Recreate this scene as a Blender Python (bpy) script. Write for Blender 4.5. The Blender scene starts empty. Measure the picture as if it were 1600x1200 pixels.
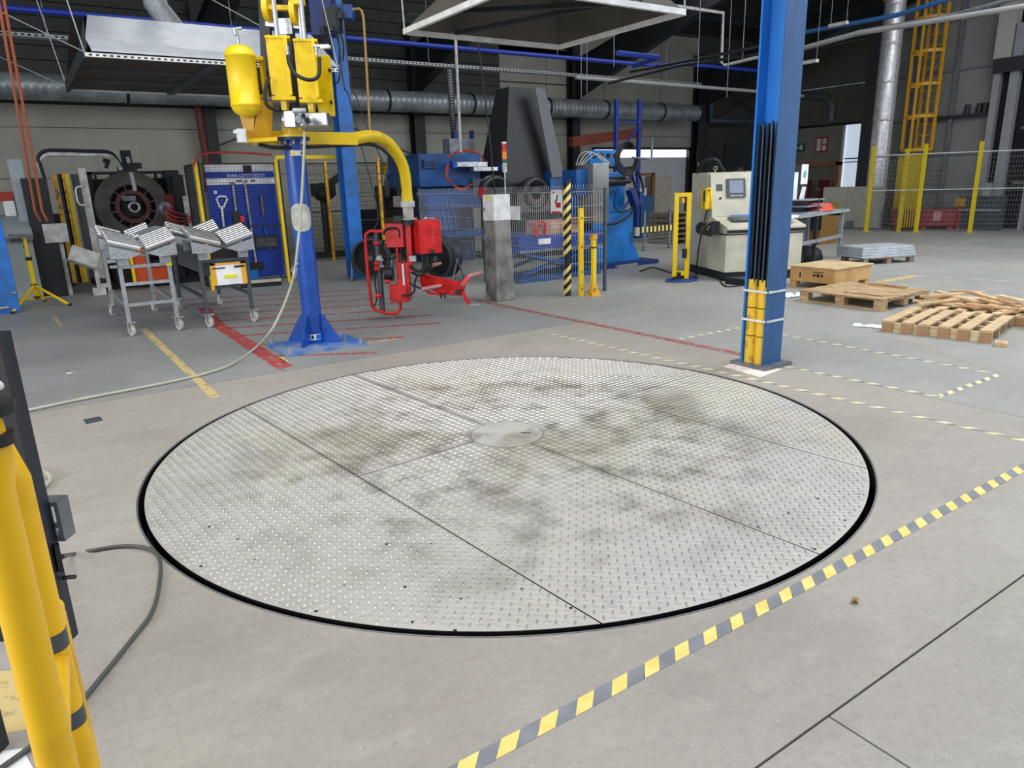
import bpy, math, random
import numpy as np
from mathutils import Vector, Matrix
random.seed(7)
S = bpy.context.scene
COL = S.collection
PI = math.pi
# ------------------------------------------------------------ camera
F, PITCH, ROLL, YAW, H = 1111.14, 0.274719, -0.029683, math.radians(33.7), 1.6
_cy, _sy = math.cos(YAW), math.sin(YAW)
def _w(v): return Vector((v[0]*_cy+v[1]*_sy, -v[0]*_sy+v[1]*_cy, v[2]))
_cp, _sp, _cr, _sr = math.cos(PITCH), math.sin(PITCH), math.cos(ROLL), math.sin(ROLL)
_fw = Vector((0, _cp, -_sp)); _up = Vector((0, _sp, _cp)); _rt = Vector((1, 0, 0))
CR = _w(_cr*_rt+_sr*_up); CU = _w(-_sr*_rt+_cr*_up); CF = _w(_fw)
cd = bpy.data.cameras.new('camera'); cam = bpy.data.objects.new('camera', cd); COL.objects.link(cam)
cam.matrix_world = Matrix(((CR.x, CU.x, -CF.x, 0), (CR.y, CU.y, -CF.y, 0), (CR.z, CU.z, -CF.z, H), (0, 0, 0, 1)))
cd.sensor_width = 36; cd.lens = F/1600*36; cd.clip_start = 0.05; cd.clip_end = 200
S.camera = cam
# ------------------------------------------------------------ world, lights, exposure
W = bpy.data.worlds.new('sky'); S.world = W; W.use_nodes = True
W.node_tree.nodes['Background'].inputs[0].default_value = (0.72, 0.82, 1.0, 1)
W.node_tree.nodes['Background'].inputs[1].default_value = 0.9
def area(name, loc, size, power, col, aim, spread=180):
    l = bpy.data.lights.new(name, 'AREA'); l.shape = 'RECTANGLE'; l.size, l.size_y = size; l.energy = power; l.color = col
    l.spread = math.radians(spread)
    o = bpy.data.objects.new(name, l); COL.objects.link(o); o.location = loc
    o.rotation_euler = (Vector(aim)-Vector(loc)).to_track_quat('-Z', 'Y').to_euler()
    return o
area('skylight_near', (2.2, 4.6, 7.2), (7, 5), 400, (1.0, 0.965, 0.92), (2.2, 4.6, 0))
area('skylight_right', (13.0, 3.0, 7.4), (9, 6), 860, (0.97, 0.98, 1.0), (12.0, 5.0, 0))
area('gate_daylight_right', (24.0, -6.0, 3.2), (7, 5), 300, (0.88, 0.94, 1.0), (11, 8, 0.5))
area('gate_daylight_left', (-7.0, 3.0, 3.4), (8, 4), 560, (1.0, 0.985, 0.97), (4, 6, 1.0))
area('skylight_rear_bay', (9.0, 14.0, 6.6), (14, 1.2), 150, (0.95, 0.98, 1.0), (9.0, 14.0, 0))
S.view_settings.view_transform = 'Standard'; S.view_settings.look = 'None'; S.view_settings.gamma = 1
S.view_settings.use_curve_mapping = False; S.view_settings.exposure = 0.0
# ------------------------------------------------------------ pixel -> world
def ray(x, y):
    return CR*((x-800)/F)-CU*((y-600)/F)+CF
def fl(x, y, z=0.0):
    d = ray(x, y); t = (z-H)/d.z; return Vector((d.x*t, d.y*t, z))
def onV(x, y, v):
    d = ray(x, y); t = v/d.y; return Vector((d.x*t, v, H+d.z*t))
def onU(x, y, u):
    d = ray(x, y); t = u/d.x; return Vector((u, d.y*t, H+d.z*t))
def at(x, y, d0):
    d = ray(x, y); t = d0/(d.x*_sy+d.y*_cy); return Vector((d.x*t, d.y*t, H+d.z*t))
def dep(p): return p[0]*_sy+p[1]*_cy
# ------------------------------------------------------------ materials
def lin(h):
    h = h.lstrip('#'); r = []
    for i in (0, 2, 4):
        c = int(h[i:i+2], 16)/255; r.append(c/12.92 if c <= .04045 else ((c+.055)/1.055)**2.4)
    return (*r, 1)
MC = {}
def mat(name, hexc, rough=.5, metal=0., hex2=None, scale=6., amt=.1, bump=0., bscale=60., emit=0., spec=.5, stretch=None, thr=(.4, .62)):
    if name in MC: return MC[name]
    m = bpy.data.materials.new(name); m.use_nodes = True; MC[name] = m
    nt = m.node_tree; b = nt.nodes['Principled BSDF']; L = nt.links
    b.inputs['Roughness'].default_value = rough; b.inputs['Metallic'].default_value = metal
    b.inputs['Specular IOR Level'].default_value = spec
    c = lin(hexc)
    tc = nt.nodes.new('ShaderNodeTexCoord'); co = tc.outputs['Object']
    if stretch:
        mp = nt.nodes.new('ShaderNodeMapping'); mp.inputs['Scale'].default_value = stretch; L.new(co, mp.inputs[0]); co = mp.outputs[0]
    n = nt.nodes.new('ShaderNodeTexNoise'); n.inputs['Scale'].default_value = scale; n.inputs['Detail'].default_value = 6
    L.new(co, n.inputs['Vector'])
    r = nt.nodes.new('ShaderNodeValToRGB'); r.color_ramp.elements[0].position, r.color_ramp.elements[1].position = thr
    c2 = lin(hex2) if hex2 else tuple(v*(1-amt) for v in c[:3])+(1,)
    r.color_ramp.elements[0].color = c2; r.color_ramp.elements[1].color = c
    L.new(n.outputs['Fac'], r.inputs[0]); L.new(r.outputs[0], b.inputs['Base Color'])
    if bump:
        n2 = nt.nodes.new('ShaderNodeTexNoise'); n2.inputs['Scale'].default_value = bscale; n2.inputs['Detail'].default_value = 4
        L.new(co, n2.inputs['Vector'])
        bp = nt.nodes.new('ShaderNodeBump'); bp.inputs['Strength'].default_value = bump; bp.inputs['Distance'].default_value = .01
        L.new(n2.outputs['Fac'], bp.inputs['Height']); L.new(bp.outputs[0], b.inputs['Normal'])
    if emit:
        b.inputs['Emission Color'].default_value = c; b.inputs['Emission Strength'].default_value = emit
    return m
def concrete(name, base, dark, light):
    m = bpy.data.materials.new(name); m.use_nodes = True; MC[name] = m
    nt = m.node_tree; b = nt.nodes['Principled BSDF']; L = nt.links
    g = nt.nodes.new('ShaderNodeNewGeometry'); co = g.outputs['Position']
    def noise(s, det=6, rot=None, sc=(1, 1, 1)):
        mp = nt.nodes.new('ShaderNodeMapping'); mp.inputs['Scale'].default_value = sc
        if rot: mp.inputs['Rotation'].default_value = (0, 0, rot)
        L.new(co, mp.inputs[0])
        n = nt.nodes.new('ShaderNodeTexNoise'); n.inputs['Scale'].default_value = s; n.inputs['Detail'].default_value = det
        L.new(mp.outputs[0], n.inputs['Vector']); return n.outputs['Fac']
    def ramp(f, p0, p1):
        r = nt.nodes.new('ShaderNodeMapRange'); r.inputs[1].default_value = p0; r.inputs[2].default_value = p1; r.clamp = True
        L.new(f, r.inputs[0]); return r.outputs[0]
    def mix(f, a, c2, k=1.):
        x = nt.nodes.new('ShaderNodeMix'); x.data_type = 'RGBA'
        mu = nt.nodes.new('ShaderNodeMath'); mu.operation = 'MULTIPLY'; mu.inputs[1].default_value = k; L.new(f, mu.inputs[0])
        L.new(mu.outputs[0], x.inputs[0])
        if isinstance(a, tuple): x.inputs[6].default_value = a
        else: L.new(a, x.inputs[6])
        x.inputs[7].default_value = c2; return x.outputs[2]
    c = mix(ramp(noise(.55), .42, .62), lin(base), lin(dark), .45)
    c = mix(ramp(noise(2.2, 8, .6, (1, 2., 1)), .5, .72), c, lin(dark), .3)
    c = mix(ramp(noise(5, 8, .2, (1, 1.8, 1)), .52, .75), c, lin(light), .35)
    c = mix(ramp(noise(160, 2), .66, .72), c, lin('f2f0ea'), .55)
    c = mix(ramp(noise(60, 3), .60, .72), c, lin(dark), .5)
    c = mix(ramp(noise(28, 5), .48, .7), c, lin(dark), .3)
    L.new(c, b.inputs['Base Color'])
    rr = nt.nodes.new('ShaderNodeMapRange'); rr.inputs[3].default_value = .42; rr.inputs[4].default_value = .7; L.new(noise(1.3), rr.inputs[0])
    L.new(rr.outputs[0], b.inputs['Roughness'])
    bp = nt.nodes.new('ShaderNodeBump'); bp.inputs['Strength'].default_value = .35; bp.inputs['Distance'].default_value = .004
    L.new(noise(90, 5), bp.inputs['Height']); L.new(bp.outputs[0], b.inputs['Normal'])
    return m
M_new = concrete('concrete_patch', 'a59f94', '878177', 'b6b0a4')
M_old = concrete('concrete_old', '929390', '747572', 'a3a39e')
M_right = concrete('concrete_right', 'a09f99', '84837e', 'b0aea8')
YEL = mat('yellow_paint', 'ecc80c', .35, 0, 'd0aa08', 9, thr=(.28, .45))
YELD = mat('yellow_worn', 'e0a408', .5, 0, '7d6a35', 14, thr=(.36, .46))
BLU = mat('blue_gloss', '154da6', .3, 0, '114290', 5)
BLC = mat('blue_column', '1f6fc4', .45, 0, '2a5f9a', 5, thr=(.38, .6))
BLM = mat('blue_machine', '0b4f90', .4, 0, '0a3866', 3, thr=(.35, .6))
BLP = mat('blue_press', '1478c8', .38, 0, '1668aa', 3)
NAV = mat('navy_steel', '12306e', .45)
BLK = mat('black_steel', '17181a', .45)
BLR = mat('black_rubber', '121213', .6)
DRK = mat('dark_frame', '23262a', .55)
GRY = mat('grey_steel', '7d8286', .4, .3, '666b70', 8)
DGY = mat('dark_grey_paint', '474d52', .45)
SIL = mat('aluminium', 'c9cbcc', .3, .85, 'a5a7a8', 20)
GAL = mat('galvanised', 'b0b3b4', .42, .45, '9a9ea0', 30)
CHR = mat('chrome', 'e2e4e6', .12, 1.)
RED = mat('red_paint', 'd8201c', .38, 0, 'b0140f', 6)
REDD = mat('red_steel_dull', '7a2218', .6)
ORA = mat('orange_paint', 'cc4a12', .5)
WHT = mat('white_paint', 'e4e5e2', .45, 0, 'cfd0cc', 8)
WHD = mat('dirty_white', 'c4c4bc', .5, 0, 'a2a298', 8)
CRM = mat('cream_cabinet', 'c9c6b2', .45, 0, 'b8b5a0', 3)
PAP = mat('paper', 'f2f2f0', .7, 0, 'dededc', 4)
BEI = mat('beige_panel', '9b988b', .6, 0, '918e81', 1.2)
WOO = mat('pine_wood', 'dcc59c', .6, 0, 'c2a275', 4, stretch=(1, 9, 9), bump=.2)
WOR = mat('pine_rough', 'c6ad84', .7, 0, 'a3835b', 5, stretch=(5, 1, 5), bump=.2)
WOD = mat('weathered_wood', '8e8072', .75, 0, '5f5348', 6, stretch=(1, 8, 8))
CON = mat('concrete_post', '8d8c84', .75, 0, '5e5c55', 5, bump=.4, bscale=50, thr=(.35, .6))
CLD = mat('dark_cladding', '3a3934', .7)
GCL = mat('grey_cladding', '80827e', .55, 0, '747672', .8)
HOS = mat('hose_grey', 'b3b29e', .5)
RHS = mat('red_hose', 'a5382f', .5)
TNK = YEL
# ------------------------------------------------------------ mesh builder
class MB:
    def __init__(s): s.v = []; s.f = []; s.m = []; s.sm = []
    def add(s, vs, fs, m=0, smooth=False):
        o = len(s.v); s.v += [tuple(v) for v in vs]; s.f += [tuple(i+o for i in f) for f in fs]
        s.m += [m]*len(fs); s.sm += [smooth]*len(fs); return s
    def box(s, x0, x1, y0, y1, z0, z1, m=0, T=None):
        vs = [Vector((x, y, z)) for z in (z0, z1) for y in (y0, y1) for x in (x0, x1)]
        if T is not None: vs = [T @ v for v in vs]
        return s.add(vs, [(0, 2, 3, 1), (4, 5, 7, 6), (0, 1, 5, 4), (2, 6, 7, 3), (0, 4, 6, 2), (1, 3, 7, 5)], m)
    def cbox(s, c, sx, sy, sz, m=0, rz=0.):
        T = Matrix.Translation(c) @ Matrix.Rotation(rz, 4, 'Z')
        return s.box(-sx/2, sx/2, -sy/2, sy/2, -sz/2, sz/2, m, T)
    def bar(s, p, q, w, h, m=0, up=(0, 0, 1)):
        p, q = Vector(p), Vector(q); a = (q-p); L = a.length; a.normalize(); up = Vector(up)
        if abs(a.dot(up)) > .99: up = Vector((0, 1, 0))
        b = a.cross(up).normalized(); c = b.cross(a)
        vs = [p+a*t+b*i*w/2+c*j*h/2 for t in (0, L) for j in (-1, 1) for i in (-1, 1)]
        return s.add(vs, [(0, 2, 3, 1), (4, 5, 7, 6), (0, 1, 5, 4), (2, 6, 7, 3), (0, 4, 6, 2), (1, 3, 7, 5)], m)
    def tube(s, pts, r, n=8, m=0, cap=True, smooth=True):
        pts = [Vector(p) for p in pts]; k = len(pts); rs = r if isinstance(r, (list, tuple)) else [r]*k
        vs = []; prev = None
        for i, p in enumerate(pts):
            a = (pts[min(i+1, k-1)]-pts[max(i-1, 0)])
            if a.length < 1e-9: a = Vector((0, 0, 1))
            a.normalize()
            if prev is None:
                ref = Vector((0, 0, 1)) if abs(a.z) < .9 else Vector((0, 1, 0))
                b = a.cross(ref).normalized()
            else:
                b = (prev-a*prev.dot(a))
                b = b.normalized() if b.length > 1e-6 else a.cross(Vector((0, 0, 1))).normalized()
            prev = b; c = a.cross(b)
            vs += [p+(b*math.cos(2*PI*j/n)+c*math.sin(2*PI*j/n))*rs[i] for j in range(n)]
        fs = [(i*n+j, i*n+(j+1) % n, (i+1)*n+(j+1) % n, (i+1)*n+j) for i in range(k-1) for j in range(n)]
        s.add(vs, fs, m, smooth)
        if cap: s.add(vs[:n][::-1], [tuple(range(n))], m); s.add(vs[-n:], [tuple(range(n))], m)
        return s
    def cyl(s, p, q, r, n=16, m=0, r2=None, smooth=True):
        return s.tube([p, q], [r, r if r2 is None else r2], n, m, True, smooth)
    def lathe(s, p, axis, prof, n=24, m=0, smooth=True):
        p, a = Vector(p), Vector(axis).normalized()
        ref = Vector((0, 0, 1)) if abs(a.z) < .9 else Vector((0, 1, 0))
        b = a.cross(ref).normalized(); c = a.cross(b); vs = []
        for r, h in prof: vs += [p+a*h+(b*math.cos(2*PI*j/n)+c*math.sin(2*PI*j/n))*r for j in range(n)]
        k = len(prof)
        s.add(vs, [(i*n+j, i*n+(j+1) % n, (i+1)*n+(j+1) % n, (i+1)*n+j) for i in range(k-1) for j in range(n)], m, smooth)
        return s
    def prism(s, poly, vec, m=0):
        n = len(poly); vec = Vector(vec); vs = [Vector(p) for p in poly]+[Vector(p)+vec for p in poly]
        return s.add(vs, [tuple(range(n))[::-1], tuple(range(n, 2*n))]+[(i, (i+1) % n, n+(i+1) % n, n+i) for i in range(n)], m)
    def quad(s, a, b, c, d, m=0): return s.add([a, b, c, d], [(0, 1, 2, 3)], m)
    def build(s, name, mats, parent=None, bevel=0., kind=None, label=None):
        if not isinstance(mats, (list, tuple)): mats = [mats]
        org = parent['_org'] if parent is not None and '_org' in parent else (0, 0, 0)
        org = Vector(org)
        me = bpy.data.meshes.new(name); me.from_pydata([tuple(Vector(v)-org) for v in s.v], [], s.f)
        for m in mats: me.materials.append(m)
        me.polygons.foreach_set('material_index', s.m); me.polygons.foreach_set('use_smooth', s.sm); me.update()
        o = bpy.data.objects.new(name, me); COL.objects.link(o)
        if parent is not None: o.parent = parent; o['_org'] = tuple(org)
        if bevel:
            b = o.modifiers.new('bevel', 'BEVEL'); b.width = bevel; b.segments = 2; b.limit_method = 'ANGLE'
        if kind: o['kind'] = kind
        if label: o['label'] = label
        return o
    def solo(s, name, mats, label, cat, group=None, bevel=0., kind=None):
        cs = np.array(s.v); c = Vector((float((cs[:, 0].min()+cs[:, 0].max())/2), float((cs[:, 1].min()+cs[:, 1].max())/2), float(cs[:, 2].min())))
        t = {'_org': tuple(c)}
        class Pn(dict): pass
        me_v = s.v; s.v = [tuple(Vector(v)-c) for v in s.v]
        o = s.build(name, mats, None, bevel, kind); s.v = me_v
        o.location = c; o['label'] = label; o['category'] = cat
        if group: o['group'] = group
        return o
def thing(name, label, cat, loc=(0, 0, 0), group=None, local=False, rz=0.):
    o = bpy.data.objects.new(name, None); COL.objects.link(o); o.location = loc; o.rotation_euler = (0, 0, rz)
    o.empty_display_size = .1
    o['label'] = label; o['category'] = cat; o['_org'] = (0, 0, 0) if local else tuple(loc)
    if group: o['group'] = group
    return o
def struct(name, loc=None):
    o = bpy.data.objects.new(name, None); COL.objects.link(o); o['kind'] = 'structure'; o['_org'] = (0, 0, 0); return o
def S_(o): o['kind'] = 'structure'; return o
def dup(root, loc, rz=None, label=None, group=None):
    r = root.copy(); COL.objects.link(r); r.location = loc
    if rz is not None: r.rotation_euler = (0, 0, rz)
    if label: r['label'] = label
    if group: r['group'] = group
    for ch in list(root.children):
        c = ch.copy(); COL.objects.link(c); c.parent = r
        for g in list(ch.children):
            d = g.copy(); COL.objects.link(d); d.parent = c
    return r
def smooth(pts, k=6):
    pts = [Vector(p) for p in pts]; out = []
    P = [pts[0]*2-pts[1]]+pts+[pts[-1]*2-pts[-2]]
    for i in range(1, len(P)-2):
        a, b, c, d = P[i-1:i+3]
        for j in range(k):
            t = j/k; out.append(.5*((2*b)+(c-a)*t+(2*a-5*b+4*c-d)*t*t+(3*b-a-3*c+d)*t**3))
    out.append(pts[-1]); return out
def text(body, size, loc, xdir, mat_, parent=None, name='lettering', up=(0, 0, 1), ext=.0008):
    cu = bpy.data.curves.new(name, 'FONT'); cu.body = body; cu.size = size; cu.extrude = ext; cu.align_x = 'LEFT'
    cu.materials.append(mat_)
    o = bpy.data.objects.new(name, cu); COL.objects.link(o)
    x = Vector(xdir).normalized(); z0 = Vector(up).normalized(); n = x.cross(z0)
    org = Vector(parent['_org']) if parent is not None else Vector((0, 0, 0))
    Mx = Matrix(((x.x, z0.x, n.x, 0), (x.y, z0.y, n.y, 0), (x.z, z0.z, n.z, 0), (0, 0, 0, 1))); Mx.translation = Vector(loc)-org
    o.matrix_world = Mx
    bpy.context.view_layer.update()
    me = bpy.data.meshes.new_from_object(o); bpy.data.objects.remove(o)
    me.transform(Mx); o = bpy.data.objects.new(name, me); COL.objects.link(o); o['_org'] = tuple(org)
    if parent is not None: o.parent = parent
    return o
# ============================================================ FLOOR
CX, CY, R = 2.437, 3.735, 2.164
RH = R+.032
floor = struct('floor')
MB().box(-30, 34, -14, 26, -.45, -.25).build('base', mat('pit_concrete', '2a2a29', .8), floor)
def slab(u0, u1, v0, v1, m):
    MB().box(u0+.004, u1-.004, v0+.004, v1-.004, -.06, 0).build('slab', m, floor)
PU0, PU1, PV0, PV1 = -3.6, 5.32, .99, 6.42
us = [-30, -9.5, -3.6, 1.79, 5.32, 11.2, 17.2, 23.2, 34]; vs_ = [-14, -6, .99, 6.42, 12.6, 18.6, 26]
for i in range(len(us)-1):
    for j in range(len(vs_)-1):
        if vs_[j] == PV0 and us[i] in (-3.6, 1.79): continue
        m = M_old if vs_[j] >= 6.42 and us[i] < 5.3 else (M_new if us[i] < 5.3 else M_right)
        slab(us[i], us[i+1], vs_[j], vs_[j+1], m)
# patch slab with the round pit
angs = sorted([2*PI*i/144 for i in range(144)]+[math.atan2(y-CY, x-CX) % (2*PI) for x in (PU0, PU1) for y in (PV0, PV1)])
inn, out = [], []
for a in angs:
    c, s_ = math.cos(a), math.sin(a)
    t = min(((PU1-.004-CX)/c if c > 1e-9 else (PU0+.004-CX)/c if c < -1e-9 else 1e9), ((PV1-.004-CY)/s_ if s_ > 1e-9 else (PV0+.004-CY)/s_ if s_ < -1e-9 else 1e9))
    inn.append((CX+c*(RH+.008), CY+s_*(RH+.008))); out.append((CX+c*t, CY+s_*t))
n = len(angs); b = MB()
vs = [(*p, 0) for p in inn]+[(*p, 0) for p in out]+[(*p, -.25) for p in inn]+[(*p, -.06) for p in out]
b.add(vs, [(i, n+i, n+(i+1) % n, (i+1) % n) for i in range(n)]+[(2*n+i, i, (i+1) % n, 2*n+(i+1) % n) for i in range(n)]+[(n+i, 3*n+i, 3*n+(i+1) % n, n+(i+1) % n) for i in range(n)])
b.build('slab', M_new, floor)
# floor markings (flat paint)
def strip(name, pts, w, m, label, lift=.0006):
    b = MB(); P = [Vector(p) for p in pts]
    for i in range(len(P)-1):
        a = (P[i+1]-P[i]).normalized(); q = Vector((-a.y, a.x, 0))*w/2; z = Vector((0, 0, lift))
        b.quad(P[i]-q+z, P[i+1]-q+z, P[i+1]+q+z, P[i]+q+z)
    o = b.solo(name, m, label, 'floor marking'); return o
def worn(name, hexc, thr=.45, fac=.5):
    m = bpy.data.materials.new(name); m.use_nodes = True; nt = m.node_tree; b = nt.nodes['Principled BSDF']
    b.inputs['Base Color'].default_value = lin(hexc); b.inputs['Roughness'].default_value = .6
    g = nt.nodes.new('ShaderNodeNewGeometry'); n = nt.nodes.new('ShaderNodeTexNoise'); n.inputs['Scale'].default_value = 14; n.inputs['Detail'].default_value = 8
    nt.links.new(g.outputs['Position'], n.inputs['Vector'])
    r = nt.nodes.new('ShaderNodeMapRange'); r.inputs[1].default_value = thr; r.inputs[2].default_value = thr+.1; r.inputs[3].default_value = fac*.25; r.inputs[4].default_value = fac
    nt.links.new(n.outputs['Fac'], r.inputs[0]); nt.links.new(r.outputs[0], b.inputs['Alpha'])
    return m
MR = worn('red_floor_paint', 'c8403c', .40, .75); MRF = worn('red_floor_paint_thin', 'b8504c', .43, .6)
MY = worn('yellow_floor_paint', 'd6bf80', .36, .9); MYF = worn('faded_yellow_line', 'd8c89a', .42, .6); MW = worn('white_floor_line', 'e2ddd0', .45, .5)
def F2(*px): return [fl(x, y) for x, y in px]
strip('floor_line', [(1.045, 9.75, 0), (1.075, 5.95, 0)], .075, MY, 'yellow floor line running from behind the grey roller trolley to the turntable')
strip('floor_line', [(-.31, 9.7, 0), (-.3, 7.7, 0)], .09, MYF, 'faded short yellow floor line beside the dark cabinet at left')
strip('floor_line', [(-.31, 9.74, 0), (.95, 9.74, 0)], .03, MYF, 'thin pale line joining two yellow lines in front of the trolleys')
strip('floor_line', F2((0, 500), (83, 492), (97, 511)), .05, MYF, 'broken pale yellow line in front of the tripod stand')
ra = fl(338, 492)
strip('floor_line', [(2.0, 11.0, 0), (1.84, 9.4, 0), (1.83, 6.55, 0)], .16, MR, 'broad worn red border line under the blue pole')
strip('floor_line', [(1.9, 6.75, 0), (1.93, 7.05, 0), (3.2, 7.05, 0)], .05, MY, 'narrow yellow line under the edge of the blue pole base')
strip('floor_line', [(5.24, 8.7, 0), (5.38, 4.15, 0)], .11, MRF, 'long thin red line running to the big blue column')
k = 0
for v0, u1 in ((6.78, 2.75), (7.45, 3.3), (8.1, 4.0), (8.7, 4.2), (9.3, 4.3), (9.9, 4.35), (10.5, 4.4), (11.1, 4.5), (11.7, 4.5)):
    p = Vector((1.9, v0+.35, 0)); q = Vector((u1, v0-.35*(u1-1.9)/1.3, 0))
    o = strip('floor_line', [p, q], .1, MRF, ['red hatching stroke nearest the turntable by the pole base', 'red hatching stroke right of the blue pole base', 'third red hatching stroke behind the pole base', 'faint red hatching stroke in front of the red gripper', 'faint red hatching stroke under the red gripper', 'faint red hatching stroke behind the red gripper', 'faint red hatching stroke near the squeegee', 'faint red hatching stroke before the tool board', 'rearmost faint red hatching stroke before the fence'][k])
    o['group'] = 'red hatching strokes'; k += 1
strip('floor_line', [(2.6, 10.0, 0), (3.2, 9.0, 0), (4.0, 9.4, 0)], .03, MW, 'thin white angled line behind the blue pole')
strip('floor_line', F2((1370, 441), (1430, 431)), .16, MY, 'short yellow stripe behind the flat pallet')
strip('floor_line', F2((1400, 428), (1600, 441)), .07, MW, 'long pale line crossing the open floor at right')
strip('floor_line', F2((940, 457), (1080, 436)), .05, MW, 'thin white line in front of the blue press')
strip('floor_line', F2((1380, 384), (1600, 392)), .1, MYF, 'faint far line on the open floor before the fence')
# yellow/black hazard tapes: stripes of printed tape
TY = mat('tape_yellow', 'f4dd83', .55, 0, 'e8cf6c', 12); TK = mat('tape_black', '85878c', .55, 0, '777a7f', 8)
TKF = worn('tape_black_faded', '7a7b76', .5, .3); TYW = mat('tape_yellow_worn', 'e6dfb8', .6, 0, 'd8cf9e', 12)
def tape(p, q, w, L, skew, label, mk=TK, yl=.5, wear=0.):
    p, q = Vector(p), Vector(q); a = (q-p); T = a.length; a.normalize(); nrm = Vector((-a.y, a.x, 0)); b = MB(); t = 0; i = 0
    while t < T:
        l = L*(yl if i % 2 == 0 else 1-yl)*2; e = min(t+l, T)
        if not (i % 2 and mk is None):
            s0 = skew; z = Vector((0, 0, .0012))
            j = lambda: random.uniform(-wear, wear)
            b.add([p+a*(t+s0+j())+nrm*(-w/2)+z, p+a*(e+s0+j())+nrm*(-w/2)+z, p+a*(e-s0)+nrm*(w/2+j()*.4)+z, p+a*(t-s0)+nrm*(w/2+j()*.4)+z], [(0, 1, 2, 3)], i % 2)
        t = e; i += 1
    o = b.solo('hazard_tape', [TY if mk is TK else TYW, mk or TYW], label, 'floor tape'); return o
tape((.6035-.147, 1.472, 0), (5.9, 1.472, 0), .057, .0735, -.0275, 'yellow and black hazard tape in front of the turntable', yl=.47, wear=.003)
tape((4.62, 6.1, 0), (4.86, 1.4, 0), .055, .0735, -.0275, 'worn hazard tape curving behind the right of the turntable', TKF, .42, .008)
tape((5.30, 3.66, 0), (5.37, 2.41, 0), .05, .0735, -.0275, 'worn hazard tape running right from the column foot', TKF, .45, .006)
tape((5.37, 2.41, 0), (6.36, 2.41, 0), .05, .0735, -.0275, 'short hazard tape between two long worn tapes at right', TKF, .5, .006)
tape((6.4, 4.62, 0), (6.35, 2.5, 0), .05, .0735, -.0275, 'far worn hazard tape in front of the pallets', TKF, .4, .006)
tape((5.45, 5.02, 0), (6.38, 5.0, 0), .05, .07, .004, 'dashed white tape left of the big blue column', None, .5, .004)
# ============================================================ TURNTABLE
tt = thing('turntable', 'large round steel chequer plate turntable set into the concrete floor', 'turntable', (CX, CY, 0))
def platemat(name, base, dirt, rough):
    m = bpy.data.materials.new(name); m.use_nodes = True; nt = m.node_tree; b = nt.nodes['Principled BSDF']; L = nt.links
    b.inputs['Metallic'].default_value = .45
    tc = nt.nodes.new('ShaderNodeTexCoord')
    def N(s, d=7):
        n = nt.nodes.new('ShaderNodeTexNoise'); n.inputs['Scale'].default_value = s; n.inputs['Detail'].default_value = d; n.inputs['Roughness'].default_value = .62; L.new(tc.outputs['Object'], n.inputs['Vector']); return n.outputs['Fac']
    def Rg(f, a, c, o0=0., o1=1.):
        r = nt.nodes.new('ShaderNodeMapRange'); r.inputs[1].default_value = a; r.inputs[2].default_value = c; r.inputs[3].default_value = o0; r.inputs[4].default_value = o1; L.new(f, r.inputs[0]); return r.outputs[0]
    def Mu(a, c):
        x = nt.nodes.new('ShaderNodeMath'); x.operation = 'MULTIPLY'; L.new(a, x.inputs[0])
        if isinstance(c, float): x.inputs[1].default_value = c
        else: L.new(c, x.inputs[1])
        return x.outputs[0]
    ln = nt.nodes.new('ShaderNodeVectorMath'); ln.operation = 'LENGTH'; L.new(tc.outputs['Object'], ln.inputs[0])
    cen = Rg(ln.outputs['Value'], 1.2, 2.0, 1., .15)
    f = Mu(Rg(N(1.1), .46, .62), cen); f2 = Mu(Rg(N(4.5), .5, .7), cen)
    x = nt.nodes.new('ShaderNodeMix'); x.data_type = 'RGBA'; x.inputs[6].default_value = lin(base); x.inputs[7].default_value = lin(dirt); L.new(Mu(f, .8), x.inputs[0])
    y = nt.nodes.new('ShaderNodeMix'); y.data_type = 'RGBA'; L.new(x.outputs[2], y.inputs[6]); y.inputs[7].default_value = lin('6e6a60'); L.new(Mu(f2, .7), y.inputs[0])
    w = nt.nodes.new('ShaderNodeMix'); w.data_type = 'RGBA'; L.new(y.outputs[2], w.inputs[6]); w.inputs[7].default_value = lin('c9c6ac'); L.new(Mu(Rg(N(.8), .5, .66), .4), w.inputs[0])
    L.new(w.outputs[2], b.inputs['Base Color'])
    L.new(Rg(N(12), .3, .7, rough-.06, rough+.12), b.inputs['Roughness'])
    return m
PM = platemat('chequer_plate', 'c6c3bb', '7f7a6a', .46); LM = platemat('chequer_lug', 'c4c1ba', '8a8474', .3); LM.node_tree.nodes['Principled BSDF'].inputs['Metallic'].default_value = .65
th = math.radians(-84.45); e1 = Vector((math.cos(th), math.sin(th))); e2 = Vector((-e1.y, e1.x))
def loc2(p): d = Vector((p.x-CX, p.y-CY)); return d.dot(e1), d.dot(e2)
yA = sum(loc2(fl(*q))[1] for q in ((450, 678), (741, 857), (930, 965)))/3
yB = 0.0
yC = sum(loc2(fl(*q))[1] for q in ((1048, 650), (1354, 729)))/2
xs1 = sum(loc2(fl(*q))[0] for q in ((740, 688), (640, 722)))/2
xs2 = sum(loc2(fl(*q))[0] for q in ((966, 622), (1020, 604)))/2
def discrect(x0, x1, y0, y1, r):
    pts = [(r*math.cos(2*PI*i/180), r*math.sin(2*PI*i/180)) for i in range(180)]
    for ax, lim, sg in ((0, x0, 1), (0, x1, -1), (1, y0, 1), (1, y1, -1)):
        o = []
        for i in range(len(pts)):
            a, c = pts[i], pts[(i+1) % len(pts)]; da, dc = (a[ax]-lim)*sg, (c[ax]-lim)*sg
            if da >= 0: o.append(a)
            if (da < 0) != (dc < 0): t = da/(da-dc); o.append((a[0]+(c[0]-a[0])*t, a[1]+(c[1]-a[1])*t))
        pts = o
        if not pts: break
    return pts
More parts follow.
